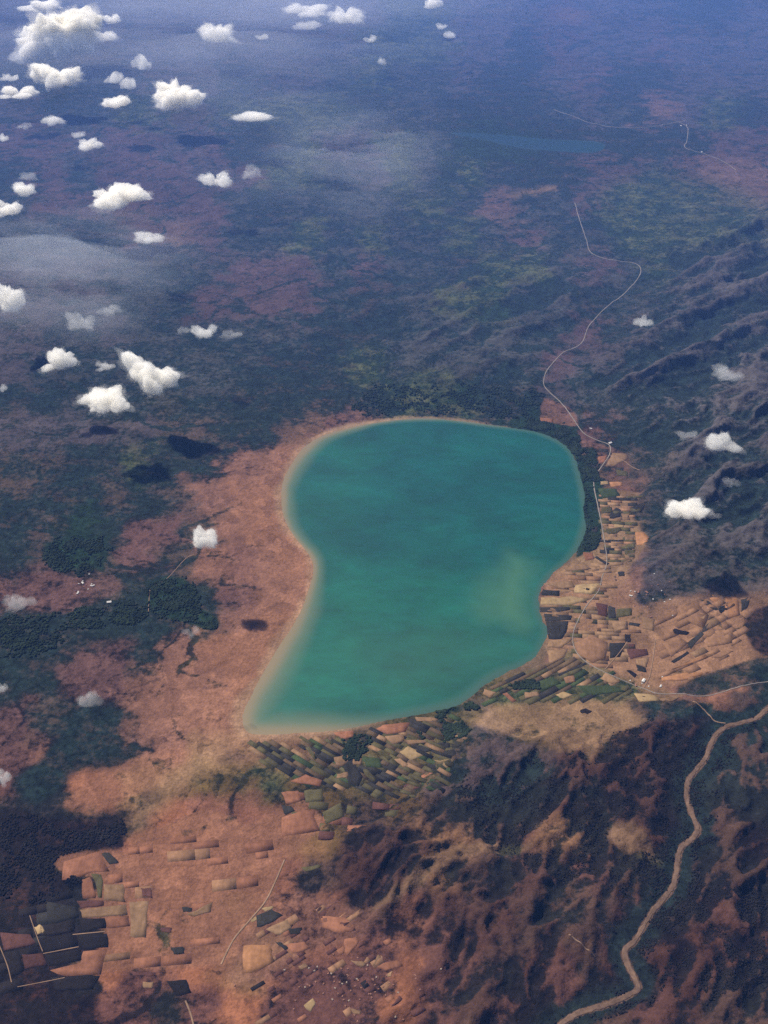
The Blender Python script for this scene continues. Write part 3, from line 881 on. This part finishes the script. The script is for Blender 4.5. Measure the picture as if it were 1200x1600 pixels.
PATCHES = []
PATCHES += patchwork([(395,1160),(500,1152),(600,1138),(700,1118),(745,1125),(720,1180),(700,1235),(620,1250),(540,1240),(480,1225),(400,1195)], ((560,1150),(650,1200)), ((100, 300), (34, 70)), 'ddoooqgtqodoq', 0.88, 1)
PATCHES += patchwork([(770,1070),(840,1040),(880,1030),(960,1062),(1000,1080),(960,1100),(850,1095),(760,1100)], ((780,1100),(880,1050)), ((120, 300), (50, 95)), 'gqoogdqot', 0.8, 2)
PATCHES += patchwork([(850,930),(880,890),(930,880),(960,910),(940,950),(990,975),(1010,1020),(960,1050),(890,1030),(855,1010),(862,970)], ((850,940),(930,945)), ((140, 320), (55, 105)), 'ttxxtottq', 0.75, 3)
PATCHES += patchwork([(942,770),(1000,780),(985,830),(990,880),(940,890),(945,830)], ((940,800),(1000,805)), ((90, 200), (45, 90)), 'todttox', 0.8, 4)
PATCHES += patchwork([(1020,970),(1110,940),(1165,940),(1170,1000),(1100,1045),(1030,1060)], ((1030,1050),(1150,990)), ((140, 300), (70, 130)), 'xxxxtx', 0.55, 5)
PATCHES += patchwork([(110,1350),(240,1310),(340,1290),(420,1330),(400,1430),(340,1500),(190,1515),(130,1500),(180,1440)], ((130,1400),(250,1385)), ((120, 330), (70, 140)), 'rrrx', 0.16, 6)
PATCHES += patchwork([(0,1400),(110,1400),(120,1470),(80,1520),(0,1560)], ((20,1420),(120,1395)), ((120, 260), (90, 150)), 'kkdk', 0.45, 7)
PATCHES += patchwork([(400,1460),(500,1430),(620,1480),(700,1540),(690,1600),(400,1600)], ((420,1560),(560,1480)), ((60, 150), (40, 80)), 'mmrxkmmm', 0.22, 8)
PATCHES += patchwork([(420,1240),(520,1250),(640,1260),(620,1300),(520,1320),(440,1290)], ((440,1260),(560,1275)), ((110, 240), (60, 120)), 'oormo', 0.4, 9)
PATCHES += patchwork([(430,1400),(560,1430),(540,1470),(440,1500),(400,1470)], ((420,1480),(520,1420)), ((90, 220), (50, 100)), 'rxrmx', 0.28, 10)
PATCHES.sort(key=lambda t_: -np.hypot(*(t_[1][2] - t_[1][0])) * np.hypot(*(t_[1][3] - t_[1][1])))
NBIG = 300 - sum(len(p_[2]) for p_ in PLOTS)
def slab(w_):
    n = 4
    z = height(w_[:, 0], w_[:, 1])
    top = np.concatenate([w_, (z + 1.0)[:, None]], 1)
    low = np.concatenate([w_, (z - 4.0)[:, None]], 1)
    i = np.arange(n); j = (i + 1) % n
    return np.concatenate([top, low]), np.concatenate([[[0, 1, 2, 3]], np.stack([i, n + i, n + j, j], 1)])
rest = {}
for k_, (kind, w_) in enumerate(PATCHES):
    Vv, Fv = slab(w_)
    if k_ < NBIG:
        me = mesh_from('field_plot', Vv, Fv, PLOT_MAT[kind])
        link(bpy.data.objects.new('field_plot', me), ground)
    else:
        rest.setdefault(kind, []).append((Vv, Fv))
Vall, Fall, mi, off_ = [], [], [], 0
names = list(rest)
for m_, kind in enumerate(names):
    for Vv, Fv in rest[kind]:
        Vall.append(Vv); Fall.append(Fv + off_); off_ += len(Vv); mi += [m_] * len(Fv)
if Vall:
    me = mesh_from('small_field_plots', np.concatenate(Vall), np.concatenate(Fall))
    for kind in names: me.materials.append(PLOT_MAT[kind])
    me.polygons.foreach_set('material_index', np.array(mi, np.int32))
    o = link(bpy.data.objects.new('small_field_plots', me), ground)
    o['kind'] = 'stuff'

# ------------------------------------------------------------------ woods: tree crowns too many and too small to count
M_WOOD = plain_material('tree_crowns', (0.017, 0.026, 0.015), 0.6, 30)
M_BUSH = plain_material('dry_bush', (0.013, 0.011, 0.010), 0.6, 30)
def cover_scrub(x, y):
    i = np.clip(np.searchsorted(GX, x), 0, len(GX) - 1); j = np.clip(np.searchsorted(GY, y), 0, len(GY) - 1)
    return COVER[j, i, 3]
def wood(name, areas, label, size=(16, 30), mat=None):
    pts = []
    for px, n in areas:
        P = ground_line(px, 2, True)
        lo, hi = P.min(0), P.max(0)
        got = 0
        for tries in range(12):
            if got >= n: break
            q = rng.uniform(lo, hi, (n * 2, 2))
            dens = fbm(q[:, 0], q[:, 1], 300, 4, 400) * 1.3
            ok = inside(q[:, 0] + 300 * fbm(q[:, 0], q[:, 1], 350, 4, 410), q[:, 1] + 300 * fbm(q[:, 0], q[:, 1], 350, 4, 420), P) & (dens > rng.uniform(-0.25, 0.45, len(q)))
            q = q[ok & (cover_scrub(q[:, 0], q[:, 1]) > 0.55)][: n - got]
            if not len(q): break
            pts.append(q); got += len(q)
    Q = np.concatenate(pts)
    n = len(Q)
    # a low crown: 6-sided dome of 2 rings, every one of another size and turn
    r = rng.uniform(size[0], size[1], n) / 2 * rng.choice([1, 1, 1, 1.35], n)
    h = r * rng.uniform(0.7, 1.2, n)
    rot = rng.uniform(0, 6.28, n)
    z0 = height(Q[:, 0], Q[:, 1])
    ok = z0 > 0.2
    Q, r, h, rot, z0 = Q[ok], r[ok], h[ok], rot[ok], z0[ok]
    n = len(Q)
    Vs = []
    for rr, zz in ((0.85, 0.0), (1.0, 0.45)):
        for k in range(5):
            an = rot + k * 2 * math.pi / 5
            wob = rng.uniform(0.75, 1.2, n)
            Vs.append(np.stack([Q[:, 0] + np.cos(an) * r * rr * wob, Q[:, 1] + np.sin(an) * r * rr * wob, z0 + 1.0 + h * zz * 1.3], 1))
    Vs.append(np.stack([Q[:, 0], Q[:, 1], z0 + 1.0 + h * 1.35], 1))
    A = np.stack(Vs, 1)                       # n, 11, 3
    base = (np.arange(n) * 11)[:, None, None]
    k = np.arange(5); k2 = (k + 1) % 5
    side = np.stack([k, k2, 5 + k2, 5 + k], 1)[None] + base
    cap = np.stack([5 + k, 5 + k2, np.full(5, 10)], 1)[None] + base
    me = mesh_from(name, A.reshape(-1, 3), [side.reshape(-1, 4), cap.reshape(-1, 3)], mat or M_WOOD)
    o = link(bpy.data.objects.new(name, me))
    tag(o, label, 'wood', kind='stuff')
wood('lakeside_wood', [
    ([(800,655),(850,655),(900,672),(912,700),(935,705),(930,745),(922,780),(932,790),(918,825),(908,820),(912,790),(905,730),(880,690),(840,676),(800,668)], 4200),
    ([(925,820),(942,850),(935,860),(912,862),(912,835)], 1200), ([(895,870),(910,868),(912,880),(896,882)], 250)],
    'dark green trees massed along the north-eastern lake shore')
wood('shore_grove', [([(728,1092),(745,1082),(760,1090),(760,1115),(745,1120),(728,1112)], 900)], 'round dark grove standing on the southern lake shore')
wood('southern_wood', [([(645,1128),(730,1120),(740,1145),(700,1165),(640,1150)], 1300), ([(530,1155),(590,1150),(590,1185),(545,1190)], 700), ([(660,1110),(720,1105),(722,1118),(665,1122)], 350)],
    'dark trees between fields below the southern shore')
wood('eastern_grove', [([(820,1030),(850,1022),(860,1040),(840,1055),(820,1050)], 700), ([(780,1065),(830,1052),(840,1068),(800,1078)], 600)], 'dark trees beside the lake at the green fields')
wood('northern_wood', [([(560,615),(640,600),(760,605),(850,620),(845,655),(740,650),(640,645),(560,650)], 1900)], 'dark bush country on the plain north of the lake', (20, 40))
wood('western_grove', [([(70,850),(165,840),(165,895),(140,905),(90,895)], 1300), ([(235,910),(290,905),(310,950),(340,965),(335,985),(300,975),(235,955)], 1500), ([(110,955),(180,940),(230,950),(225,975),(120,985)], 1200), ([(0,970),(90,960),(100,1000),(0,1040)], 1200)],
    'scattered dark groves on the plain west of the lake', (18, 34))
wood('dark_bushland', [([(0,1290),(60,1275),(130,1290),(205,1275),(170,1330),(95,1350),(110,1390),(60,1410),(0,1400)], 2600)], 'nearly black bush, partly standing in for cloud shade, at the foot of the red slope', (14, 28), M_BUSH)
wood('river_thicket', [(list(map(tuple, np.array(RIVER_PX[1:]) + (20, 0))) + list(map(tuple, (np.array(RIVER_PX[1:]) + (42, 4))[::-1])), 2600),
                       (list(map(tuple, np.array(RIVER_PX[1:]) + (-10, 0))) + list(map(tuple, (np.array(RIVER_PX[1:]) + (-22, 0))[::-1])), 1200)],
    'dark thicket lining the dry river bed', (12, 24), M_BUSH)
wood('hill_scrub', [([(700,1230),(830,1180),(930,1150),(1090,1130),(1080,1290),(1040,1380),(900,1400),(760,1320)], 5000), ([(1010,1440),(1200,1380),(1200,1560),(1030,1580)], 3500)],
    'dark bushes dotted over the hills by the river bed', (10, 18), M_BUSH)

# ------------------------------------------------------------------ houses
M_WALL = plain_material('limewash', (0.26, 0.20, 0.16), 0.1, 20)
M_ROOF = plain_material('tin_roof', (0.50, 0.48, 0.46), 0.1, 20)
M_ROOF2 = plain_material('rust_roof', (0.20, 0.10, 0.07), 0.2, 20)
def house_mesh(w, d, h, rise):
    x, y = w / 2, d / 2
    wall = bpy.data.meshes.new('wall')
    wall.from_pydata([(-x,-y,-6),(x,-y,-6),(x,y,-6),(-x,y,-6),(-x,-y,h),(x,-y,h),(x,y,h),(-x,y,h),(-x,0,h+rise),(x,0,h+rise)], [],
                     [(0,1,5,4),(1,2,6,9,5),(2,3,7,6),(3,0,4,8,7)])
    wall.materials.append(M_WALL)
    e, tk = 1.2, 0.5
    roof = bpy.data.meshes.new('roof')
    k = rise / y * e
    roof.from_pydata([(-x-e,-y-e,h-k+.1),(x+e,-y-e,h-k+.1),(x+e,0,h+rise+.1),(-x-e,0,h+rise+.1),(-x-e,y+e,h-k+.1),(x+e,y+e,h-k+.1),
                      (-x-e,-y-e,h-k+.1+tk),(x+e,-y-e,h-k+.1+tk),(x+e,0,h+rise+.1+tk),(-x-e,0,h+rise+.1+tk),(-x-e,y+e,h-k+.1+tk),(x+e,y+e,h-k+.1+tk)], [],
                     [(6,7,8,9),(9,8,11,10),(1,0,3,2),(2,3,4,5),(0,1,7,6),(5,4,10,11),(1,2,8,7),(2,5,11,8),(3,0,6,9),(4,3,9,10)])
    return wall, roof
KINDS_H = {'hut': house_mesh(16, 11, 4, 3), 'barn': house_mesh(42, 20, 7, 6), 'hall': house_mesh(60, 34, 10, 8)}
def house(u, v, kind, mat, label, group=None, rz=None):
    x, y = at(u, v)
    e = bpy.data.objects.new('house' if kind == 'hut' else 'large_shed', None)
    link(e)
    e.location = (float(x), float(y), float(height(x, y)) + 1.0)
    e.rotation_euler.z = random.uniform(0, 3.1) if rz is None else rz
    e.empty_display_size = 10
    tag(e, label, 'house' if kind == 'hut' else 'shed', group)
    for nm, me in zip(('wall', 'roof'), KINDS_H[kind]):
        o = link(bpy.data.objects.new(nm, me), e)
        if nm == 'roof':
            if not me.materials: me.materials.append(M_ROOF)
            o.material_slots[0].link = 'OBJECT'
            o.material_slots[0].material = mat
house(171, 943, 'hall', M_ROOF, 'bright white roofed shed among dark trees on the western plain', rz=0.2)
house(953, 694, 'hall', M_ROOF, 'white roofed shed where the main road bends above the tan field', rz=0.5)
house(923, 671, 'barn', M_ROOF, 'pale shed just uphill of the main road near the lake')
house(1005, 1066, 'hall', M_ROOF, 'pale shed at the road junction below the red fields', rz=1.0)
house(1064, 198, 'hall', M_ROOF, 'white shed at the end of the thin road by the far water')
house(1072, 197, 'hall', M_ROOF, 'white shed second from the end of the thin road by the far water')
house(1096, 240, 'hall', M_ROOF, 'white shed across the valley from the far water')
def village(cx, cy, su, sv, n, label, group, roofs):
    for k in range(n):
        u, v = cx + random.gauss(0, su), cy + random.gauss(0, sv)
        house(u, v, random.choice(['hut', 'hut', 'hut', 'barn']) if n < 30 else 'hut', random.choice(roofs), label, group)
village(130, 918, 9, 7, 14, 'tiny pale roofed house in the village on the western plain', 'houses of the western plain village', [M_ROOF, M_ROOF, M_ROOF2])
village(1005, 938, 24, 12, 26, 'tiny house in the scrubby village between the lake fields and the hills', 'houses of the lakeside village', [M_ROOF, M_ROOF2, M_ROOF2])
village(1010, 1070, 12, 6, 9, 'tiny pale house at the road junction below the red fields', 'houses at the road junction', [M_ROOF, M_ROOF2])
village(545, 1545, 55, 26, 70, 'tiny house in the speckled red village at the bottom edge', 'houses of the red earth village', [M_ROOF2, M_ROOF2, M_WALL])

# ------------------------------------------------------------------ clouds
CLOUD_Z = 1120.0
CLOUD_MAT = {}
for nm, dn in (('bright', 0.0110), ('dim', 0.0048), ('faint', 0.0020), ('fringe', 0.0016)):
    CLOUD_MAT[nm] = volume_material('cloud_' + nm, dn, (1, 0.986, 0.945), 0.0)[0]

def cloud(u, v, w, h, kind, label, lobes=None, seed=0):
    R = random.Random(seed * 77 + 5)
    mpp = metres_per_px(u, v, CLOUD_Z)
    cx, cyy = at(u, v, CLOUD_Z)
    dep = math.atan2(ALT - CLOUD_Z, float(cyy))
    Wm, Hm = w * mpp * 1.1, h * mpp * 1.1
    sd, cd = math.sin(dep), math.cos(dep)
    D = min(0.75 * Wm, 0.75 * Hm / sd)
    T = max((Hm - 0.72 * D * sd) / cd, 0.25 * Wm)
    T = min(T, 0.85 * Wm)
    # a heap of puffs on a flat base: union of many balls seen from the heap's middle, roughened
    big = Wm * mpp > 0 and w > 40
    bm = bmesh.new()
    bmesh.ops.create_icosphere(bm, subdivisions=5 if big else 4, radius=1.0)
    me = bpy.data.meshes.new('cloud'); bm.to_mesh(me); bm.free()
    dirs = np.empty(len(me.vertices) * 3, np.float32); me.vertices.foreach_get('co', dirs); dirs = dirs.reshape(-1, 3)
    dirs /= np.linalg.norm(dirs, axis=1)[:, None]
    n = R.randint(9, 14)
    rad = np.full(len(dirs), 0.34, np.float32)
    skew = R.uniform(-0.5, 0.5)
    balls = []
    for k in range(n):
        an = R.uniform(0, 2 * math.pi); q = R.uniform(0.25, 0.72)
        c = np.array((math.cos(an) * q * 1.05, math.sin(an) * q, R.uniform(0.0, 0.55) * (1 - 0.5 * q) + skew * 0.25 * math.cos(an) * q))
        balls.append((c, R.uniform(0.20, 0.40) * (1.15 - 0.5 * q)))
    if lobes:
        balls = [(np.array((x_, u_ * 0.75, 0.25 + u_ * 0.3)), r_) for x_, u_, r_ in lobes]
    for c, r in balls[:7]:
        for k in range(4):
            d_ = np.array((R.gauss(0, 1), R.gauss(0, 1), R.gauss(0.4, 1))); d_ /= np.linalg.norm(d_)
            balls.append((c + d_ * r * 0.85, r * R.uniform(0.3, 0.5)))
    for c, r in balls:
        b_ = dirs @ c
        disc = b_ * b_ - (c @ c - r * r)
        hit = np.where(disc > 0, b_ + np.sqrt(np.maximum(disc, 0)), 0)
        rad = np.maximum(rad, hit)
    off = Vector((seed * 3.1, seed * 1.7, 0.5))
    amp = np.array([mnoise.fractal(Vector(c) * 2.2 + off, 0.7, 2.1, 5) for c in (dirs * rad[:, None]).tolist()], np.float32)
    rad = rad * (1 + 0.26 * amp)
    co = dirs * rad[:, None]
    co[:, 2] = np.where(co[:, 2] < 0, co[:, 2] * 0.35, co[:, 2])
    ext = co.max(0) - co.min(0)
    co = co * np.array((Wm / ext[0], D / ext[1], T / ext[2]), np.float32)
    co -= (co.max(0) + co.min(0)) / 2
    me.vertices.foreach_set('co', co.astype(np.float32).ravel())
    me.polygons.foreach_set('use_smooth', np.ones(len(me.polygons), bool))
    me.update()
    me.materials.append(CLOUD_MAT[kind])
    o = link(bpy.data.objects.new('cloud', me))
    # centre the seen outline on its place
    o.location = (float(cx), float(cyy), CLOUD_Z)
    if w > 34 and kind != 'faint':
        # thin frayed rim of vapour round the heap
        fr = me.copy(); fr.name = 'fringe'
        a2_ = np.array([mnoise.fractal(Vector(c) * 3.4 + off * 2, 0.6, 2.2, 4) for c in dirs.tolist()], np.float32)
        fr.vertices.foreach_set('co', (co * (1.08 + np.clip(0.34 * a2_, -0.05, 0.5))[:, None]).astype(np.float32).ravel())
        fr.update(); fr.materials.clear(); fr.materials.append(CLOUD_MAT['fringe'])
        link(bpy.data.objects.new('fringe', fr), o)
    tag(o, label, 'cloud', 'fair weather clouds')
    return o

LOBES = {
 (95, 52): [(-.45,-.35,.38),(0.0,-.2,.42),(.35,.0,.4),(.3,.5,.36),(.05,.35,.3),(-.15,.75,.2),(.45,.8,.2)],
 (86, 118): [(-.55,.3,.35),(-.25,.0,.35),(.05,-.35,.35),(.5,-.1,.35),(.75,.2,.2)],
 (280, 148): [(-.5,.35,.35),(-.3,-.3,.42),(.1,0,.45),(.5,-.1,.35),(.8,-.15,.2),(-.1,.4,.3)],
 (190, 307): [(-.6,.25,.2),(-.2,-.25,.4),(.05,.3,.35),(.5,.25,.3),(.8,.1,.2)],
 (235, 583): [(-.5,.6,.32),(-.3,.3,.35),(.1,-.2,.45),(.55,-.1,.3),(.25,-.5,.3)],
 (163, 622): [(-.6,.0,.2),(-.1,0,.45),(.3,.2,.38),(.5,-.3,.3),(0,-.4,.3)],
 (93, 562): [(-.1,.3,.45),(.4,.1,.35),(-.5,-.5,.25)],
 (1072, 792): [(-.5,-.1,.4),(0,-.1,.45),(.4,.3,.35),(.5,-.3,.35)],
 (1130, 690): [(-.3,.1,.45),(.3,.3,.35),(.6,-.3,.3)],
 (320, 840): [(-.2,.3,.5),(.3,.3,.45),(-.2,-.3,.45),(.3,-.3,.45)],
}
CLOUDS = [
 (60, 8, 66, 26, 'bright', 'white cloud cut by the top edge above the biggest cloud'),
 (95, 52, 120, 78, 'bright', 'biggest tall bright white cloud near the top corner'),
 (174, 30, 28, 16, 'bright', 'small white cloud just beside the top of the biggest cloud'),
 (163, 56, 38, 18, 'dim', 'small pale cloud beside the middle of the biggest cloud'),
 (86, 118, 76, 40, 'bright', 'ragged white cloud directly under the biggest cloud'),
 (28, 142, 56, 20, 'bright', 'flat white cloud at the edge below the ragged cloud'),
 (14, 120, 30, 15, 'dim', 'faint small cloud at the edge level with the ragged cloud'),
 (178, 121, 32, 20, 'dim', 'pale cloud puff above the small domed white cloud'),
 (200, 130, 26, 20, 'dim', 'pale cloud puff beside another puff above the domed cloud'),
 (180, 159, 44, 23, 'bright', 'small domed bright white cloud under two pale puffs'),
 (220, 97, 32, 26, 'dim', 'lone pale round cloud between the big cloud and the bright lone cloud'),
 (280, 148, 78, 46, 'bright', 'bright solid lone white cloud over blue far plain'),
 (340, 52, 56, 33, 'dim', 'pale rounded cloud with bright cap near the top edge'),
 (408, 57, 22, 11, 'dim', 'tiny pale cloud beside the capped rounded cloud'),
 (478, 14, 62, 16, 'dim', 'long flat pale cloud strip touching the top edge'),
 (480, 38, 46, 12, 'faint', 'thin pale cloud strip under the long flat strip'),
 (540, 24, 54, 27, 'dim', 'rounded pale cloud at the end of the strips near the top edge'),
 (578, 60, 22, 13, 'dim', 'tiny pale cloud below the rounded cloud at the strip end'),
 (597, 94, 14, 13, 'dim', 'tiny cloud dot above the hazy far plain centre'),
 (395, 180, 60, 24, 'dim', 'flat pale wispy cloud over dark blue green far plain'),
 (82, 187, 36, 18, 'dim', 'small pale cloud under the flat edge cloud'),
 (38, 197, 26, 11, 'faint', 'faint cloud smear near the edge beside the small pale cloud'),
 (122, 210, 22, 12, 'dim', 'smaller upper puff of a pair over violet plain'),
 (142, 225, 36, 22, 'bright', 'larger lower puff of a pair over violet plain'),
 (4, 215, 18, 13, 'bright', 'tiny white cloud cut by the edge beside the violet plain'),
 (45, 275, 32, 10, 'faint', 'faint cloud smear just above a small white edge cloud'),
 (38, 295, 36, 24, 'bright', 'small white round cloud under a faint smear near the edge'),
 (11, 324, 44, 30, 'bright', 'white cloud cut by the edge below the small round one'),
 (190, 307, 88, 40, 'bright', 'wide three lobed bright white cloud over violet plain'),
 (335, 280, 50, 26, 'dim', 'sloping pale cloud over the violet far plain'),
 (393, 268, 30, 25, 'faint', 'faint upright wisp beside the sloping pale cloud'),
 (233, 371, 46, 22, 'dim', 'small flat white cloud below the three lobed cloud'),
 (12, 465, 50, 52, 'bright', 'tall white cloud cut by the edge in the hazy veil'),
 (125, 500, 46, 36, 'faint', 'faint ragged cloud in the veil beside the tall edge cloud'),
 (172, 483, 40, 20, 'faint', 'faint flat cloud at the rim of the hazy veil'),
 (318, 517, 38, 24, 'dim', 'brighter pair of puffs in a row of small faint clouds'),
 (289, 515, 24, 15, 'faint', 'first faint puff in the row of small clouds'),
 (362, 522, 38, 14, 'faint', 'last faint puff in the row of small clouds'),
 (93, 562, 50, 38, 'bright', 'round cream cloud above a blue shadow patch'),
 (163, 572, 34, 18, 'dim', 'small pale cloud between three cream clouds'),
 (235, 583, 88, 66, 'bright', 'large bright cream cloud highest of the near pair'),
 (163, 622, 78, 44, 'bright', 'bright cream cloud lowest of the near pair'),
 (2, 605, 18, 22, 'dim', 'pale cloud sliver at the edge level with the cream pair'),
 (320, 840, 36, 40, 'bright', 'lone squarish white cloud over the plain west of the lake'),
 (30, 937, 52, 38, 'faint', 'soft pale cloud over the western village plain'),
 (297, 987, 28, 22, 'faint', 'small faint cloud by the dark square shadow west of the lake'),
 (140, 1090, 40, 34, 'faint', 'faint cloud smudge over the dark maroon plain'),
 (2, 1075, 20, 34, 'dim', 'pale cloud cut by the edge above the maroon plain'),
 (2, 1215, 30, 42, 'dim', 'lowest pale cloud cut by the edge'),
 (1006, 502, 32, 22, 'dim', 'lone small white cloud over the dark hills by the road'),
 (1140, 582, 50, 34, 'faint', 'ragged pale cloud over the upper dark ridges'),
 (1130, 690, 52, 34, 'dim', 'brighter rounded cloud over the hills east of the lake'),
 (1073, 677, 32, 22, 'faint', 'faint cloud beside the rounded cloud over the hills'),
 (1072, 792, 62, 40, 'bright', 'brightest cream cloud over the hill slopes east of the lake'),
 (1115, 803, 24, 16, 'faint', 'faint puff at the side of the brightest hill cloud'),
 (1142, 752, 28, 18, 'faint', 'small faint cloud above the brightest hill cloud'),
 (678, 5, 30, 18, 'bright', 'small white cloud touching the top edge near the middle'),
 (690, 41, 18, 11, 'dim', 'upper of two tiny clouds below the small top edge cloud'),
 (702, 53, 20, 14, 'dim', 'lower of two tiny clouds below the small top edge cloud'),
]
for k, (u, v, w, h, kind, label) in enumerate(CLOUDS):
    cloud(u, v, w, h, kind, label, LOBES.get((u, v)), seed=k + 1)

# thin veils of mist over the plain and one added haze layer: lenses, thick in the middle and in streaks
def veil(u, v, w, h, thick, dens, label, seed, tint=(0.92, 0.95, 1.0), rag=1.0, place=None, soft=2.0):
    if place is None:
        mpp = metres_per_px(u, v, CLOUD_Z)
        x, y = at(u, v, CLOUD_Z)
        dep = math.atan2(ALT - CLOUD_Z, float(y))
        place = (float(x), float(y), CLOUD_Z + 80, w * mpp / 2, h * mpp / 2 / math.sin(dep))
    cx, cyy, cz, ax, ay = place
    nr, na = 40, 120
    r = (np.arange(1, nr + 1) / nr)[:, None]
    an = (np.arange(na) / na * 2 * math.pi)[None]
    wob = 1 + 0.28 * rag * perlin(np.cos(an) * 1.7 + seed * 5, np.sin(an) * 1.7, 700 + seed)
    px, py = r * np.cos(an) * ax * wob, r * np.sin(an) * ay * wob
    def prof(px, py, r):
        nz = fbm(px / ax * 1.3 + seed * 9 + py / ay * 0.8, py / ay * 2.6, 1.0, 5, 720 + seed, 0.6)
        return np.maximum((1 - r * r) ** soft * np.clip(0.55 + 1.5 * rag * nz, 0.0, 2.0), 0.004) * thick
    t = prof(px, py, r)
    t[-1] = 0
    t0 = prof(np.zeros(1), np.zeros(1), np.zeros(1))[0]
    top = np.stack([px, py, t], -1).reshape(-1, 3)
    bot = np.stack([px, py, -0.5 * t], -1).reshape(-1, 3)[: (nr - 1) * na]
    Vv = np.concatenate([[[0, 0, t0]], top, [[0, 0, -0.5 * t0]], bot])
    k = np.arange(na); k2 = (k + 1) % na
    B = 1 + nr * na
    tri = [np.stack([np.zeros(na, int), 1 + k, 1 + k2], 1), np.stack([np.full(na, B), B + 1 + k2, B + 1 + k], 1)]
    q = []
    for i_ in range(nr - 1):
        q.append(np.stack([1 + i_ * na + k, 1 + (i_ + 1) * na + k, 1 + (i_ + 1) * na + k2, 1 + i_ * na + k2], 1))
        a0 = B + 1 + i_ * na
        if i_ < nr - 2:
            q.append(np.stack([a0 + k2, a0 + na + k2, a0 + na + k, a0 + k], 1))
        else:
            e = 1 + (nr - 1) * na
            q.append(np.stack([a0 + k2, e + k2, e + k, a0 + k], 1))
    me = mesh_from('mist_haze_veil', Vv, [np.concatenate(tri), np.concatenate(q)], volume_material('veil', dens, tint)[0], True)
    o = link(bpy.data.objects.new('mist_haze_veil', me))
    o.location = (cx, cyy, cz)
    tag(o, label, 'mist', kind='stuff')
    return o
veil(85, 435, 560, 250, 420, 0.00030, 'thin grey mist around the tall cloud at the edge', 1)
veil(550, 255, 420, 190, 420, 0.00015, 'thin pale mist over the middle of the far plain', 2)
veil(300, 35, 1150, 250, 420, 0.00017, 'thin bright mist around the biggest cloud and along the top edge', 3)
veil(0, 0, 0, 0, 1500, 0.000070, 'added layer of blue haze over the whole far plain', 6, (0.26, 0.45, 1.0), 0.3, (0, 44000, 700, 48000, 33500), 1.3)  # second haze body, added to turn the distance bluer

# ------------------------------------------------------------------ the air
HAZE = 0.42e-5
x0, x1, y0, y1, z0, z1 = -131000.0, 131000.0, -31000.0, 131000.0, -26.0, ALT + 150.0
hv = [(x0,y0,z0),(x1,y0,z0),(x1,y1,z0),(x0,y1,z0),(x0,y0,z1),(x1,y0,z1),(x1,y1,z1),(x0,y1,z1)]
hm = bpy.data.meshes.new('haze')
hm.from_pydata(hv, [], [(3,2,1,0),(4,5,6,7),(0,1,5,4),(1,2,6,5),(2,3,7,6),(3,0,4,7)])
hm.materials.append(volume_material('haze', HAZE, (0.16, 0.36, 1.0), 0.0)[0])
haze = link(bpy.data.objects.new('haze', hm))
tag(haze, 'blue violet haze thickening over the far plain', 'haze', kind='stuff')
